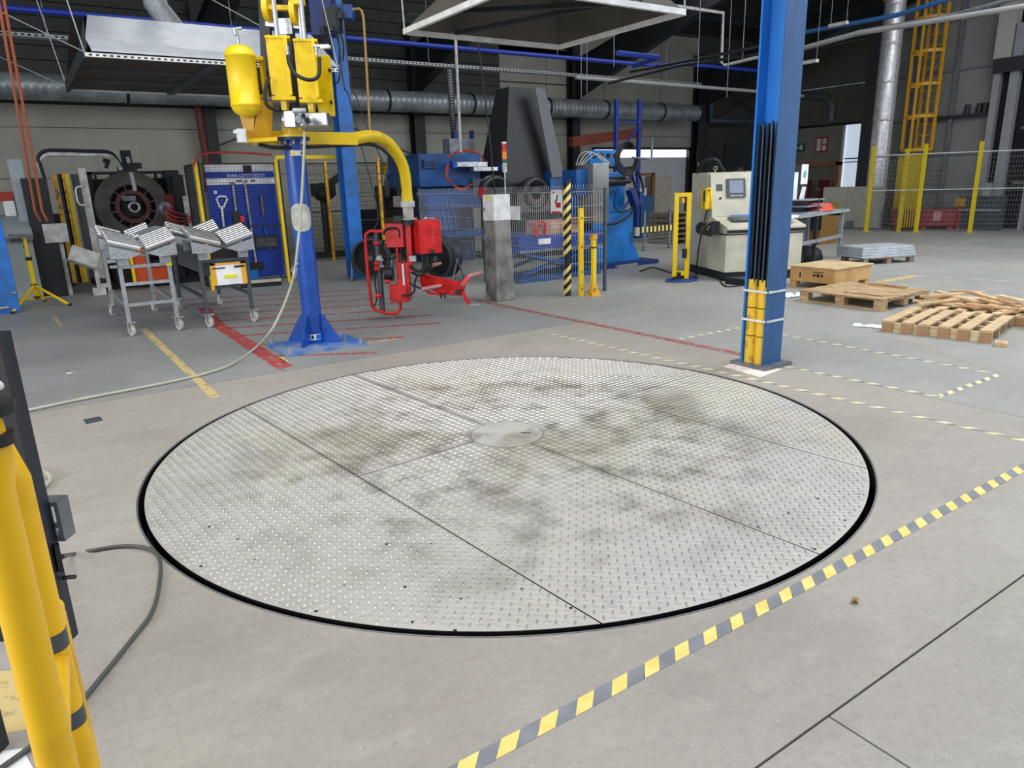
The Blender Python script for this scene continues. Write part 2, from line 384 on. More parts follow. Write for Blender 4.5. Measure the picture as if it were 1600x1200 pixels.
lo_, hi_ = sorted((yA, yC)); g = .0035
cells = [(-9, 9, -9, lo_), (-9, xs1, lo_, yB), (xs1, 9, lo_, yB), (-9, 9, yB, hi_), (-9, xs2, hi_, 9), (xs2, 9, hi_, 9)]
def l2w(x, y, z=0.): return Vector((CX+e1.x*x+e2.x*y, CY+e1.y*x+e2.y*y, z))
D = .036; ks = int(R/D*1.5)+2; c45 = math.sqrt(.5)
ii, jj = np.meshgrid(np.arange(-ks, ks+1), np.arange(-ks, ks+1)); ii = ii.ravel(); jj = jj.ravel()
gx = (ii*c45-jj*c45)*D; gy = (ii*c45+jj*c45)*D; par = (ii+jj) % 2
Ll, Wl, Hl = .043, .0095, .0046
tmpl = np.array([(-Ll/2, 0, 0), (-Ll/5, -Wl/2, 0), (Ll/5, -Wl/2, 0), (Ll/2, 0, 0), (Ll/5, Wl/2, 0), (-Ll/5, Wl/2, 0), (-Ll/5, 0, Hl), (Ll/5, 0, Hl)])
tf = [(0, 1, 6), (1, 2, 7, 6), (2, 3, 7), (3, 4, 7), (4, 5, 6, 7), (5, 0, 6)]
for (x0, x1, y0, y1) in cells:
    P = discrect(x0+g, x1-g, y0+g, y1-g, R)
    b = MB(); b.prism([l2w(x, y, -.012) for x, y in P], (0, 0, .012)); b.m = [0, 0]+[1]*(len(b.f)-2); pl = b.build('plate', [PM, BLK], tt)
    ok = (gx > x0+.013) & (gx < x1-.013) & (gy > y0+.013) & (gy < y1-.013) & (gx*gx+gy*gy < (R-.02)**2) & (gx*gx+gy*gy > .26**2)
    X, Y, PR = gx[ok], gy[ok], par[ok]; N_ = len(X)
    ang = np.where(PR == 0, PI/4, -PI/4); ca, sa = np.cos(ang), np.sin(ang)
    lx = X[:, None]+ca[:, None]*tmpl[None, :, 0]-sa[:, None]*tmpl[None, :, 1]; ly = Y[:, None]+sa[:, None]*tmpl[None, :, 0]+ca[:, None]*tmpl[None, :, 1]
    V = np.stack([e1.x*lx+e2.x*ly, e1.y*lx+e2.y*ly, np.broadcast_to(tmpl[None, :, 2], lx.shape)], -1).reshape(-1, 3)
    fcs = [tuple(k*8+q for q in f) for k in range(N_) for f in tf]
    me = bpy.data.meshes.new('tread'); me.from_pydata(V.tolist(), [], fcs); me.materials.append(LM)
    o = bpy.data.objects.new('tread', me); COL.objects.link(o); o.parent = pl; o['kind'] = 'stuff'
b = MB(); cv = l2w(*[0, 0]); b.lathe((cv.x, cv.y, 0), (0, 0, 1), [(.0001, .003), (.235, .003), (.24, .001), (.24, -.004)], 48, 0, False)
b.build('centre_cover', platemat('cover_steel', 'cbc8c0', '9a968a', .5), tt)
b = MB(); b.lathe((cv.x, cv.y, 0), (0, 0, 1), [(.24, .0008), (.2435, .0008)], 48, 0, False); b.build('cover_groove', BLR, tt)
b = MB(); p = fl(822, 677); b.cbox(p+Vector((0, 0, .0035)), .07, .014, .002, 0, -.9); b.build('slot', BLK, tt)
b = MB(); b.lathe((CX, CY, 0), (0, 0, 1), [(R-.006, -.012), (R-.004, -.09), (R-.06, -.09), (R-.06, -.2)], 144); b.build('skirt_ring', BLK, tt)
for q in ((604, 850), (672, 850), (711, 985), (645, 972), (494, 955), (720, 935), (816, 920), (892, 950), (1184, 823), (1273, 858), (1320, 813), (1342, 772), (1232, 802), (1290, 666), (371, 842), (398, 875), (327, 823), (314, 885), (538, 914), (633, 917), (1278, 779)):
    p = fl(*q); MB().cyl((p.x, p.y, -.001), (p.x, p.y, .0012), .0075, 10).build('screw_hole', BLR, tt)
b = MB(); b.lathe((CX, CY, 0), (0, 0, 1), [(RH, -.02), (RH, .0015), (RH+.006, .0015), (RH+.006, 0)], 144)
rim = b.build('trim_1', mat('rim_steel', '8d8e8c', .4, .6), None); rim['kind'] = 'structure'
b = MB(); b.lathe((CX, CY, 0), (0, 0, 1), [(RH-.001, -.25), (RH-.001, -.004)], 144); b.build('pit_lining', BLR, floor)
MB().cyl((CX, CY, -.25), (CX, CY, -.02), .35, 24).build('bearing', BLK, tt)
# ============================================================ BUILDING SHELL
# back wall: horizontal sandwich panels, dark corrugated sheets above
wb = struct('wall_back')
MB().box(-8, 17, 20.06, 20.2, 0, 7.2).build('core', CLD, wb)
MB().box(21.9, 27, 20.06, 20.2, 0, 7.2).build('core', CLD, wb)
MB().box(17, 21.9, 20.06, 20.2, 2.66, 7.2).build('core', CLD, wb)
cols_u = [-8, -1.6, 4.36, 10.15, 16.0, 22.2]
for i in range(5):
    for k, (z0, z1) in enumerate(((0, .98), (.98, 2.02), (2.02, 3.12), (3.12, 3.62) if i < 4 else (3.12, 4.3), (0, 0) if i < 4 else (4.3, 5.5), (0, 0) if i < 3 else (5.5, 6.6))):
        if z1 <= z0: continue
        if i == 4 and z0 < 2.9: continue
        MB().box(cols_u[i]+.006, cols_u[i+1]-.006, 20.0, 20.06, z0+.006, z1-.006).build('panel', BEI, wb)
# bay between u=16 and 22.2 has a door opening: side panels and lintel
MB().box(16.0, 17.0, 20.0, 20.06, 0, 3.11).build('panel', BEI, wb)
MB().box(21.9, 22.2, 20.0, 20.06, 0, 3.11).build('panel', BEI, wb)
MB().box(17.0, 21.9, 20.0, 20.06, 2.66, 3.11).build('panel', BEI, wb)
for i in range(3):
    z = 3.63
    while z < 7.1:
        MB().box(cols_u[i+1]-5.8 if i == 0 else cols_u[i], cols_u[i+1], 19.97, 20.06, z+.01, z+.29).build('corrugated_sheet', CLD, wb); z += .3
for z in np.arange(3.63, 7.1, .3): MB().box(10.15, 13.2, 19.97, 20.06, z+.01, z+.29).build('corrugated_sheet', CLD, wb)
for z in (3.63, 4.7, 5.75): MB().box(13.2, 16, 20.0, 20.06, z+.01, z+1.04).build('panel', BEI, wb)
# door in the back wall, sliding panel with bright gap of daylight above
d1 = struct('door_1')
MB().box(17.0, 21.9, 20.1, 20.16, 0, 2.38).build('door_leaf', mat('door_grey_white', 'c3c6c6', .5), d1)
MB().box(17.0, 21.9, 20.1, 20.14, 2.40, 2.66).build('pane', mat('daylight_pane', 'e8f2ff', .3, emit=2.2), d1)
b = MB()
for u in (17.0, 21.86): b.box(u-.05, u+.05, 19.94, 20.1, 0, 2.7)
b.box(17, 21.9, 19.94, 20.1, 2.66, 2.74); b.build('door_frame', BLK, d1)
# dark steel frames: columns on the back wall and rafters
DK = mat('frame_black', '1b1d1f', .6, 0, '141517', 4)
def hbeam(b, p, q, w, h, t=.03, m=0, up=(0, 0, 1)):
    p, q = Vector(p), Vector(q); a = (q-p).normalized(); up = Vector(up)
    s_ = a.cross(up).normalized(); c = s_.cross(a).normalized()
    for sg in (-1, 1): b.bar(p+c*sg*(h/2-t/2), q+c*sg*(h/2-t/2), w, t, m, c)
    b.bar(p, q, t*.6, h-2*t, m, c)
n_ = 0
MB().box(21.9, 22.0, 19.55, 19.56, 1.55, 2.15).solo('column_label', mat('label_yellow', 'c9c83a', .5), 'yellow number label on the broad black column', 'label')
for u, w in ((4.36, .28), (10.15, .34), (16.0, .30), (22.2, .55)):
    t = struct('column'); t['category'] = 'column'; del t['kind']; t['label'] = ['dark steel wall column behind the red pipe, left part of back wall', 'dark steel wall column behind the yellow lifting arm', 'dark steel wall column behind the black cone hood', 'broad black column right of the bright back door'][n_]; n_ += 1
    b = MB(); hbeam(b, (u, 19.8, 0), (u, 19.8, 6.0), w, .34, .04, 0, (0, 1, 0)); b.build('shaft', DK, t)
    b = MB(); t = thing('roof_rafter', ['leftmost', 'second', 'third', 'rightmost'][n_-1]+' of the dark tapered roof rafters counted from the left', 'rafter', (u, 13, 5)); t['_org'] = (u, 13, 5)
    z0 = 4.75
    for v0, v1, zz0, zz1, dp0, dp1 in ((19.9, 14.5, z0, z0+1.35, 1.15, .62), (14.5, 6.0, z0+1.35, z0+3.2, .62, .55)):
        b.add([(u+sx*.02, v0, zz0-dp0/2) for sx in (-1, 1)]+[(u+sx*.02, v0, zz0+dp0/2) for sx in (-1, 1)]+[(u+sx*.02, v1, zz1-dp1/2) for sx in (-1, 1)]+[(u+sx*.02, v1, zz1+dp1/2) for sx in (-1, 1)],
              [(0, 2, 6, 4), (1, 5, 7, 3), (0, 1, 3, 2), (4, 6, 7, 5)])
        for sg in (-1, 1): b.bar((u, v0, zz0+sg*dp0/2), (u, v1, zz1+sg*dp1/2), w*.8, .04, 0)
    b.build('rafter', DK, t)
# ceiling
ce = struct('ceiling')
def rz(v): return 6.75+(20-v)*.21 if v > 4 else 10.1-(4-v)*.21*0
ver = [20.1, 16, 12, 8, 4]
for i in range(4):
    for u in np.arange(-8, 28, 1.2):
        a, c = ver[i], ver[i+1]
        MB().prism([(u+.02, a, rz(a)), (u+1.18, a, rz(a)), (u+1.18, c, rz(c)), (u+.02, c, rz(c))], (0, 0, .12)).build('roof_sheet', CLD, ce)
b = MB()
for v in (18.6, 17, 15.4, 13.8, 12.2, 10.6, 9): b.box(-8, 27.5, v-.05, v+.05, rz(v)-.22, rz(v)-.02)
b.build('purlins', DK, ce, kind='stuff')
# right rear wall with signs, facing left
wr = struct('wall_right')
DW = mat('office_wall_grey', '8f8c80', .6); DW2 = mat('upper_wall_olive', '6a6a60', .65)
for v0, v1 in ((16.25, 18.1), (18.1, 20.0)):
    MB().box(26, 26.15, v0+.005, v1-.005, 0, 3.38).build('panel', DW, wr)
for v0, v1 in ((11.9, 14.6), (14.6, 17.3), (17.3, 20.0)):
    for z0, z1 in ((3.42, 4.75), (4.75, 6.2), (6.2, 9.0)): MB().box(26.1, 26.2, v0+.008, v1-.008, z0+.008, z1-.008).build('panel', DW2, wr)
MB().box(25.95, 26.2, 11.9, 20.0, 3.34, 3.42).build('ledge', BLK, wr)
w2 = struct('window_1')
MB().box(26.3, 26.34, 12.6, 16.25, .4, 3.34).build('pane', mat('sky_pane', 'c8d6e6', .3, emit=.75), w2)
b = MB(); b.box(26.2, 26.3, 14.2, 16.25, 2.12, 2.16); b.box(26.2, 26.3, 12.6, 16.25, 2.0, 2.03)
b.box(26.2, 26.3, 14.6, 14.63, .75, 1.7); b.box(26.2, 26.3, 15.2, 15.23, .75, 1.7); b.box(26.2, 26.3, 14.6, 15.2, 1.68, 1.72); b.box(26.2, 26.3, 14.6, 15.2, .75, .78)
b.build('window_bars', BLK, w2)
# signs
SG = mat('sign_green', '0f6b45', .5); SR = mat('sign_red', 'c01f25', .5)
def sign_u(c, w, h, m, label, glyphs, nm='sign'):
    t = thing(nm, label, 'sign', c)
    MB().box(c.x-.02, c.x, c.y-w/2, c.y+w/2, c.z-h/2, c.z+h/2).build('board', m, t)
    b = MB()
    for (y0, y1, z0, z1) in glyphs: b.box(c.x-.025, c.x-.02, c.y-w/2+w*y0, c.y-w/2+w*y1, c.z-h/2+h*z0, c.z-h/2+h*z1)
    b.build('pictogram', PAP, t); return t
p = onU(1245, 231, 25.98); sign_u(p, .72, .3, SG, 'green emergency exit sign on the grey wall right of the big blue column', [(.62, .8, .15, .85), (.35, .55, .4, .6), (.12, .3, .2, .8)])
p = onU(1284, 226, 25.98); sign_u(p, .5, .55, SR, 'red square fire equipment sign on the grey wall', [(.55, .9, .1, .9), (.1, .42, .55, .9), (.1, .42, .1, .45)])
# gates and red panels below the signs
t = thing('equipment_rack', 'orange wooden portal frame with dark red panels against the grey wall', 'rack', (25, 17, 0))
b = MB(); b.box(24.9, 25.1, 15.6, 15.75, 0, 2.02); b.box(24.9, 25.1, 18.1, 18.25, 0, 1.95); b.box(24.9, 25.1, 15.6, 18.25, 1.9, 2.05); b.build('frame', mat('orange_timber', '9a6a36', .6), t)
for v, w in ((16.2, .5), (17.0, .55)):
    MB().box(25.4, 25.45, v, v+w, .5, 1.4).build('panel', mat('dark_red_panel', '6a2020', .6), t)
b = MB(); b.box(24.9, 25.4, 15.6, 18.25, 0, .06); b.build('base', BLK, t)
# low beige partition at the far right
t = thing('partition', 'low beige sheet metal partition wall behind the yellow fence post', 'partition', (20.65, 12.6, 0))
for v0, v1 in ((11.55, 12.55), (12.56, 13.35)): MB().box(20.6, 20.68, v0, v1, .05, 1.22).build('panel', mat('partition_beige', 'aeac9c', .5), t)
b = MB(); b.box(20.58, 20.7, 11.55, 13.35, 0, .05); b.cbox((20.55, 12.35, .12), .1, .18, .24); b.build('foot', GRY, t)
# grey enclosure wall at the right with studs
wg = struct('wall_right_enclosure')
ys = [13.3, 12.0, 10.75, 9.72]
zs = [0, 1.05, 2.05, 3.05, 4.3, 5.6, 8.5]
for i in range(3):
    for k in range(6): MB().box(22.5, 22.58, ys[i+1]+.03, ys[i]-.03, zs[k]+.02, zs[k+1]-.02).build('cladding_panel', GCL, wg)
MB().box(22.58, 22.7, 9.5, 13.3, 0, 8.5).build('core', DRK, wg)
for v in (12.0, 10.75): MB().box(22.38, 22.5, v-.05, v+.05, 0, 8.5).build('stud', GRY, wg)
for z in zs[1:-1]: MB().box(22.44, 22.5, 9.7, 13.3, z-.02, z+.025).build('rail', GRY, wg)
b = MB(); b.box(22.2, 22.45, 12.9, 13.3, 0, 8.5); b.build('corner_post', mat('enclosure_dark', '34383a', .6), wg)
b = MB()
for v in (10.35, 10.05, 9.9): b.cyl((22.4, v, 3.1), (22.4, v-.02, 3.35), .07, 8)
b.box(22.35, 22.45, 9.75, 11.2, 3.0, 3.1); b.build('valve_block', DRK, wg)
dg = struct('door_2')
for v, w in ((9.62, .16), (9.2, .22)): MB().box(22.2, 22.4, v-w/2, v+w/2, 0, 5.2).build('gate_post', mat('gate_grey', '8f9294', .45), dg)
for v in (8.55, 7.6): MB().box(22.25, 22.4, v-.05, v+.05, 0, 4.9).build('gate_post', mat('gate_grey', '8f9294', .45), dg)
MB().box(22.72, 22.8, 2.2, 9.8, 0, 9).build('dark_interior', BLR, dg)
for z in (1.2, 2.6, 4.0): MB().box(22.3, 22.38, 7.0, 8.9, z, z+.06).build('gate_rail', GRY, dg)
MB().box(22.1, 22.6, 5.5, 9.7, 4.05, 4.4).build('lintel', DRK, dg)
MB().box(22.15, 22.5, 9.35, 9.75, 4.4, 7.5).build('gate_head', mat('gate_light', 'a9a99f', .5), dg)
for z in (3.7, 3.2, 2.7): MB().cyl((22.9, 4.5, z+.6), (22.9, 9.1, z+.6), .06, 8).build('roller', GRY, dg)
# ============================================================ OVERHEAD SERVICES
def solo_tube(nm, pts, r, m, label, cat, n=10, group=None):
    b = MB(); b.tube(pts, r, n); return b.solo(nm, m, label, cat, group)
# spiral duct
t = thing('ventilation_duct', 'long silver spiral ventilation duct along the back wall', 'duct', (10, 19.2, 3.6))
DUC = mat('duct_metal', '9da2a4', .35, .35, '82878a', 2.5)
b = MB(); u = -7.6; prof = []
while u < 21.3:
    prof += [(.275, u), (.283, u+.02), (.283, u+.04), (.275, u+.06)]; u += .16
b.lathe((0, 19.2, 3.88), (1, 0, 0), prof, 24); b.build('pipe', DUC, t)
for u in (-5.5, -1.5, 2.5, 6.2, 8.9, 11.6, 14.4, 16.8, 19.4):
    b = MB(); b.lathe((0, 19.2, 3.88), (1, 0, 0), [(.28, u), (.3, u), (.3, u+.06), (.28, u+.06)], 24); b.tube([(u+.03, 19.2, 4.18), (u+.03, 19.2, 6.9)], .008, 5); b.build('clamp', BLK, t)
# perforated cable tray
t = thing('cable_tray', 'long perforated metal cable tray hung below the roof', 'cable tray', (8, 16, 4.3))
b = MB(); b.box(-6, 17.8, 15.9, 16.1, 4.3, 4.305); b.box(-6, 17.8, 15.895, 15.9, 4.3, 4.36); b.box(-6, 17.8, 16.1, 16.105, 4.3, 4.36); b.build('tray', GAL, t)
b = MB(); u = -6
while u < 17.8: b.box(u, u+.05, 15.892, 15.895, 4.315, 4.345); u += .1
b.build('perforation', BLR, t, kind='stuff')
for u in (-3, 1, 4.2, 8.6, 12.4, 16.4): MB().tube([(u, 16, 4.3), (u, 16, 7.4)], .01, 5).build('hanger', GRY, t)
# blue and grey service pipes
BPI = mat('blue_pipe', '16349a', .45); 
solo_tube('service_pipe', [(-5, 15, 4.55), (14.9, 15, 4.55), (15.6, 14.7, 4.6), (21, 14.7, 4.6)], .05, BPI, 'long dark blue compressed air pipe below the roof', 'pipe')
solo_tube('service_pipe', [onV(990, 103, 13), onV(1030, 90, 12), onV(965, 83, 11.2)], .05, BPI, 'short bent blue pipe under the rafter left of the big column', 'pipe')
solo_tube('service_pipe', [onV(900, 121, 14.5), onV(1186, 143, 14.5), onV(1300, 155, 14.5)], .045, mat('pipe_grey', '9b9b98', .5), 'pale grey pipe crossing behind the top of the big blue column', 'pipe')
solo_tube('service_pipe', [onU(1244, 53, 17), onU(1400, 24, 17), onU(1600, -38, 17), onU(2000, -140, 17)], .05, mat('pipe_blue_mid', '2b5f94', .5), 'blue pipe rising to the right over the ladder', 'pipe')
solo_tube('service_pipe', [onU(1230, 82, 16), onU(1340, 52, 16), onU(1600, 10, 16), onU(2000, -72, 16)], .055, mat('pipe_grey', '9b9b98', .5), 'pale grey pipe rising to the right in front of the chimney', 'pipe')
solo_tube('service_pipe', [onU(1340, 50, 16.3), onU(1480, 26, 16.3), onU(1600, -6, 16.3), onU(2000, -110, 16.3)], .045, GRY, 'grey pipe above the pale pipe at the top right', 'pipe')
solo_tube('service_pipe', [onV(1040, 7, 12), onV(1130, 20, 12), onV(1127, 98, 12), onV(1133, 102, 12), onV(1190, 88, 11)], .035, WHD, 'white pipe with a vertical drop left of the big blue column', 'pipe')
solo_tube('service_pipe', [onV(985, 112, 12.5), onV(1100, 90, 10.5), onV(1190, 72, 9.5)], .03, BLK, 'thin dark pipe slanting up to the big blue column', 'pipe')
solo_tube('service_pipe', [onV(950, 130, 13), onV(1060, 103, 11.5), onV(1190, 84, 9.8)], .03, BLK, 'second dark pipe slanting up to the big blue column', 'pipe')
solo_tube('service_pipe', [onV(1112, 145, 19.5), onV(1109, 188, 19.5), onV(1176, 190, 19.5)], .09, mat('pipe_steelblue', '3d4a5c', .5), 'dark bent wall pipe right of the black column', 'pipe')
solo_tube('service_pipe', [onU(1375, -6, 21.9), onU(1387, 6, 21.9), onU(1385, 40, 21.9), onU(1366, 240, 21.9)], .03, mat('pipe_yellow', 'c88a1c', .5), 'yellow gas pipe running down left of the chimney', 'pipe')
solo_tube('service_pipe', [onU(1240, 148, 21), onU(1290, 152, 21), onU(1300, 165, 21), onU(1298, 190, 21)], .14, mat('pipe_black', '2b2b2a', .6), 'thick dark bent pipe on the wall above the signs', 'pipe')
# thin white rod and drop cables
solo_tube('conduit', [onV(709, 0, 13), onV(720, 238, 13)], .03, WHD, 'thin white vertical conduit above the blue machine', 'conduit', 8)
t = thing('cable_tray', 'vertical perforated cable tray beside the white conduit', 'cable tray', onV(707, 240, 15)); 
a, c = onV(702, 108, 15), onV(711, 240, 15); MB().bar(a, c, .14, .03, 0, (0, 1, 0)).build('tray', DRK, t)
b = MB()
for i in range(30):
    p = a.lerp(c, (i+.5)/30)+Vector((0, -.02, 0)); b.box(p.x-.03, p.x+.03, p.y-.002, p.y, p.z-.02, p.z+.01)
b.build('perforation', GRY, t, kind='stuff')
solo_tube('drop_cable', smooth([onV(740, 0, 9.6), onV(757, 150, 9.6), onV(765, 215, 9.55), onV(772, 290, 9.2), onV(780, 345, 8.6), onV(793, 410, 8.45), onV(795, 470, 8.42)]), .012, BLR, 'black cable dropping from the roof onto the concrete post', 'cable', 6)
for k, (pts, lab) in enumerate(((((530, 70), (545, 150), (565, 230), (590, 330), (583, 362)), 'thin cable hanging from the blue hoist to the red gripper'), (((540, 60), (560, 160), (590, 235), (602, 260)), 'second thin cable hanging from the blue hoist'))):
    solo_tube('drop_cable', smooth([at(pts[0][0], pts[0][1], 10.2)+Vector((0, 0, 4.6))]+[at(x, y, 10.2-i*.2) for i, (x, y) in enumerate(pts)]), .008, BLR, lab, 'cable', 6)
solo_tube('service_pipe', smooth([at(550, 15, 11), at(565, 17, 11), at(570, 60, 11), at(578, 205, 11)], 3), .018, mat('copper_pipe', 'a07c3c', .4), 'thin brass coloured pipe hanging right of the blue column', 'pipe', 8)
# red hoses far left
for k, (a, c) in enumerate((((0, 14), (55, 330)), ((6, 0), (66, 330)))):
    p0, p1 = at(a[0], a[1], 8.6), at(c[0], c[1], 9.6)
    solo_tube('lifting_sling', [p0+(p0-p1)*.12, p0, p1, at(c[0]+8, 345, 9.7)], .016, mat('rust_hose', 'a85a3a', .6), ['left of two rust red hoses hanging at the left edge', 'right of two rust red hoses hanging at the left edge'][k], 'hose', 8)
# left extraction hood
HX0, HX1, HY0, HY1, HZ = 1.0, 4.15, 10.45, 13.85, 3.2
t = thing('extraction_hood', 'wide white sheet metal extraction hood hanging at upper left', 'extraction hood', (2.5, 12, 3.2))
HW = mat('hood_white', 'd8dde2', .35, .2)
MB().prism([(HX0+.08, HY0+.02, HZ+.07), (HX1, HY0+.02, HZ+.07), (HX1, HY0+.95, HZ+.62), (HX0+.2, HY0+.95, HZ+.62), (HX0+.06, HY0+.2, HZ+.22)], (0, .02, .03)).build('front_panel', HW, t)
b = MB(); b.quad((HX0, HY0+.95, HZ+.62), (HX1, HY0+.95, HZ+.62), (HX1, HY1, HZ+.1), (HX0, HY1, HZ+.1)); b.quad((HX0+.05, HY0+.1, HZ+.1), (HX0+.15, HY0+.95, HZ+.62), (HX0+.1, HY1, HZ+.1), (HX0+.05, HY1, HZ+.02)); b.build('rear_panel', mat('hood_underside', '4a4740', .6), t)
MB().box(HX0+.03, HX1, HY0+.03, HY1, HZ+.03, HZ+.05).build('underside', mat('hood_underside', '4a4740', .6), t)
b = MB()
for v in (HY0, HY1): b = MB(); b.box(HX0, HX1, v-.02, v+.02, HZ, HZ+.045); b.build('perforated_rail', WHT, t)
b = MB(); u = HX0+.04
while u < HX1: b.box(u, u+.035, HY0-.024, HY0-.02, HZ+.012, HZ+.03); u += .075
b.build('perforation', BLR, t, kind='stuff')
b = MB(); b.box(HX0-.02, HX0+.02, HY0, HY1, HZ-.02, HZ+.14); b.build('side_rail', DRK, t)
b = MB()
for v in (11.6, 12.7): b.box(HX0, HX1, v-.015, v+.015, HZ, HZ+.03)
for u in (2.5,): b.box(u-.06, u+.06, HY0, HY1, HZ+.0, HZ+.028)
b.build('cross_rib', DGY, t)
b = MB()
for x, y in ((HX0, HY0), (HX0, HY1), (HX1, HY0)):
    b.tube([(x, y, HZ+.05), (x-.35, y+.1, 5.6)], .008, 5); b.tube([(x, y, HZ+.05), (x-1.6, y+.4, HZ+.9)], .006, 5)
b.build('wire_rope', GAL, t, kind='stuff')
b = MB(); b.cyl((2.45, 12.4, HZ+.35), (2.45, 12.4, HZ+.75), .34, 20, 0, .2); b.tube([(2.45, 12.4, HZ+.7), (2.25, 12.6, HZ+1.1), (2.2, 12.7, 6.5)], .17, 16); b.build('exhaust_pipe', GAL, t)
# canopy hood over the gripper
CX0, CX1, CY0, CY1, CZ = 3.55, 5.52, 5.17, 7.08, 3.1
t = thing('extraction_hood', 'large pyramid extraction hood hanging at the top centre', 'extraction hood', (4.5, 6.1, 3.1))
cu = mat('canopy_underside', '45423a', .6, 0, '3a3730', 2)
for lab, q in (('front', [(CX0, CY0), (CX1, CY0)]), ('right', [(CX1, CY0), (CX1, CY1)]), ('rear', [(CX1, CY1), (CX0, CY1)]), ('left', [(CX0, CY1), (CX0, CY0)])):
    a, c = q; m_ = ((CX0+CX1)/2, (CY0+CY1)/2)
    def inn_(p): return (m_[0]+(p[0]-m_[0])*.25, m_[1]+(p[1]-m_[1])*.25, CZ+.75)
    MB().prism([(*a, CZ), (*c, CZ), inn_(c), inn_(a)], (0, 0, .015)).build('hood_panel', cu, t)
b = MB()
for (x0, y0), (x1, y1) in (((CX0, CY0), (CX1, CY0)), ((CX1, CY0), (CX1, CY1)), ((CX1, CY1), (CX0, CY1)), ((CX0, CY1), (CX0, CY0))): b.bar((x0, y0, CZ), (x1, y1, CZ), .04, .05)
b.build('perforated_rail', WHT, t)
b = MB(); b.bar((3.6, 6.2, CZ+.02), (5.0, 5.2, CZ+.04), .05, .04); b.bar((4.1, 7.0, CZ+.02), (4.9, 5.2, CZ+.05), .05, .04); b.build('cross_rib', DRK, t)
b = MB()
for x, y in ((CX0, CY1), (CX1, CY0), (CX1, CY1), (CX0, CY0)): b.tube([(x, y, CZ), (x-.1, y, 6.8)], .009, 5)
b.build('wire_rope', GAL, t, kind='stuff'); b = MB(); b.cyl((4.53, 6.12, CZ+.74), (4.53, 6.12, 6.8), .25, 16); b.build('exhaust_pipe', GAL, t)
# fluorescent lamps
for k, (x, y) in enumerate(((1263, 97), (1310, 38), (1265, -20))):
    p = at(x, y, 15.5+k); t = thing('fluorescent_lamp', ['lower unlit fluorescent lamp hanging right of the big column', 'upper unlit fluorescent lamp hanging right of the big column', 'topmost unlit fluorescent lamp near the roof'][k], 'lamp', p, 'hanging fluorescent lamps')
    MB().box(p.x-.05, p.x+.05, p.y-.2, p.y+.2, p.z-.03, p.z+.03).build('housing', WHD, t)
    b = MB()
    for s_ in (-.18, .18): b.tube([p+Vector((0, s_, .03)), p+Vector((0, s_, 2.2))], .006, 5)
    b.build('suspension', GRY, t)
for k, (x, y0) in enumerate(((960, 0), (917, 45), (908, 55), (1093, 40), (1165, 0), (1140, 60), (565, 5), (635, 15), (585, 0), (600, 24), (1270, -5))):
    p = at(x, y0, 14+.3*k); q = p+Vector((0, 0, -1.1)); 
    if k < 6: solo_tube('hanger_rod', [q, p+Vector((0, 0, 1.2))], .008, GRY, ['hanger rod at the top centre under the canopy', 'hanger rod left of the rafter', 'second hanger rod left of the rafter', 'hanger rod right of the black column', 'hanger rod beside the white drop pipe', 'hanger rod behind the white drop pipe'][k], 'rod', 6)
# brace wires on the back wall
for k, (a, c) in enumerate((((785, 195), (645, 260)), ((1180, 148), (1110, 188)), ((1145, 148), (1180, 178)), ((1095, 222), (1145, 262)), ((1130, 30), (1180, 60)))):
    if k: solo_tube('brace_rod', [onV(*a, 19.8), onV(*c, 19.8)], .018, BLK, ['', 'left diagonal brace rod right of the black column', 'right diagonal brace rod right of the black column', 'diagonal brace rod behind the cream cabinet', 'short diagonal rod below the roof'][k], 'rod', 6)
solo_tube('brace_rod', [onV(540, 195, 19.7), onV(690, 262, 19.7)], .02, BLK, 'long diagonal brace rod on the back wall behind the yellow arm', 'rod', 6)
solo_tube('brace_rod', [onV(340, 228, 19.7), onV(410, 200, 19.7)], .02, BLK, 'short diagonal brace rod left of the yellow tank', 'rod', 6)
# red pipe beside wall column, red crane beam
solo_tube('drain_pipe', [onV(308, 160, 19.6), onV(322, 245, 19.6), onV(325, 300, 19.6)], .09, mat('brown_red', '5e2620', .6), 'dark red vertical pipe beside the left wall column', 'pipe')
a, c = onV(892, 222, 18), onV(1000, 207, 18); MB().bar(a, c, .2, .3).solo('crane_beam', mat('brown_red2', '7a3420', .6), 'rust red horizontal beam behind the blue rack posts', 'beam')
# blue rack upright
t = thing('rack_frame', 'blue pallet rack end frame behind the blue press', 'rack', onV(980, 330, 15))
b = MB()
for x, x2 in ((963, 965), (999, 998)):
    a = onV(x, 155, 15); c = Vector((onV(x2, 300, 15).x, 15, 0)); c.x = a.x; b.bar(a, c, .09, .09, 0, (0, 1, 0))
b.build('upright', mat('rack_blue', '17388f', .45), t)
xa, xb = onV(963, 155, 15).x, onV(999, 155, 15).x; b = MB()
b.bar((xa, 15, 3.1), (xb, 15, 3.1), .04, .04); b.bar((xa, 15, 2.2), (xb, 15, 3.0), .04, .04); b.bar((xa, 15, 2.2), (xb, 15, 1.4), .04, .04); b.bar((xa, 15, .5), (xb, 15, 1.4), .04, .04)
b.build('brace', mat('rack_blue', '17388f', .45), t)
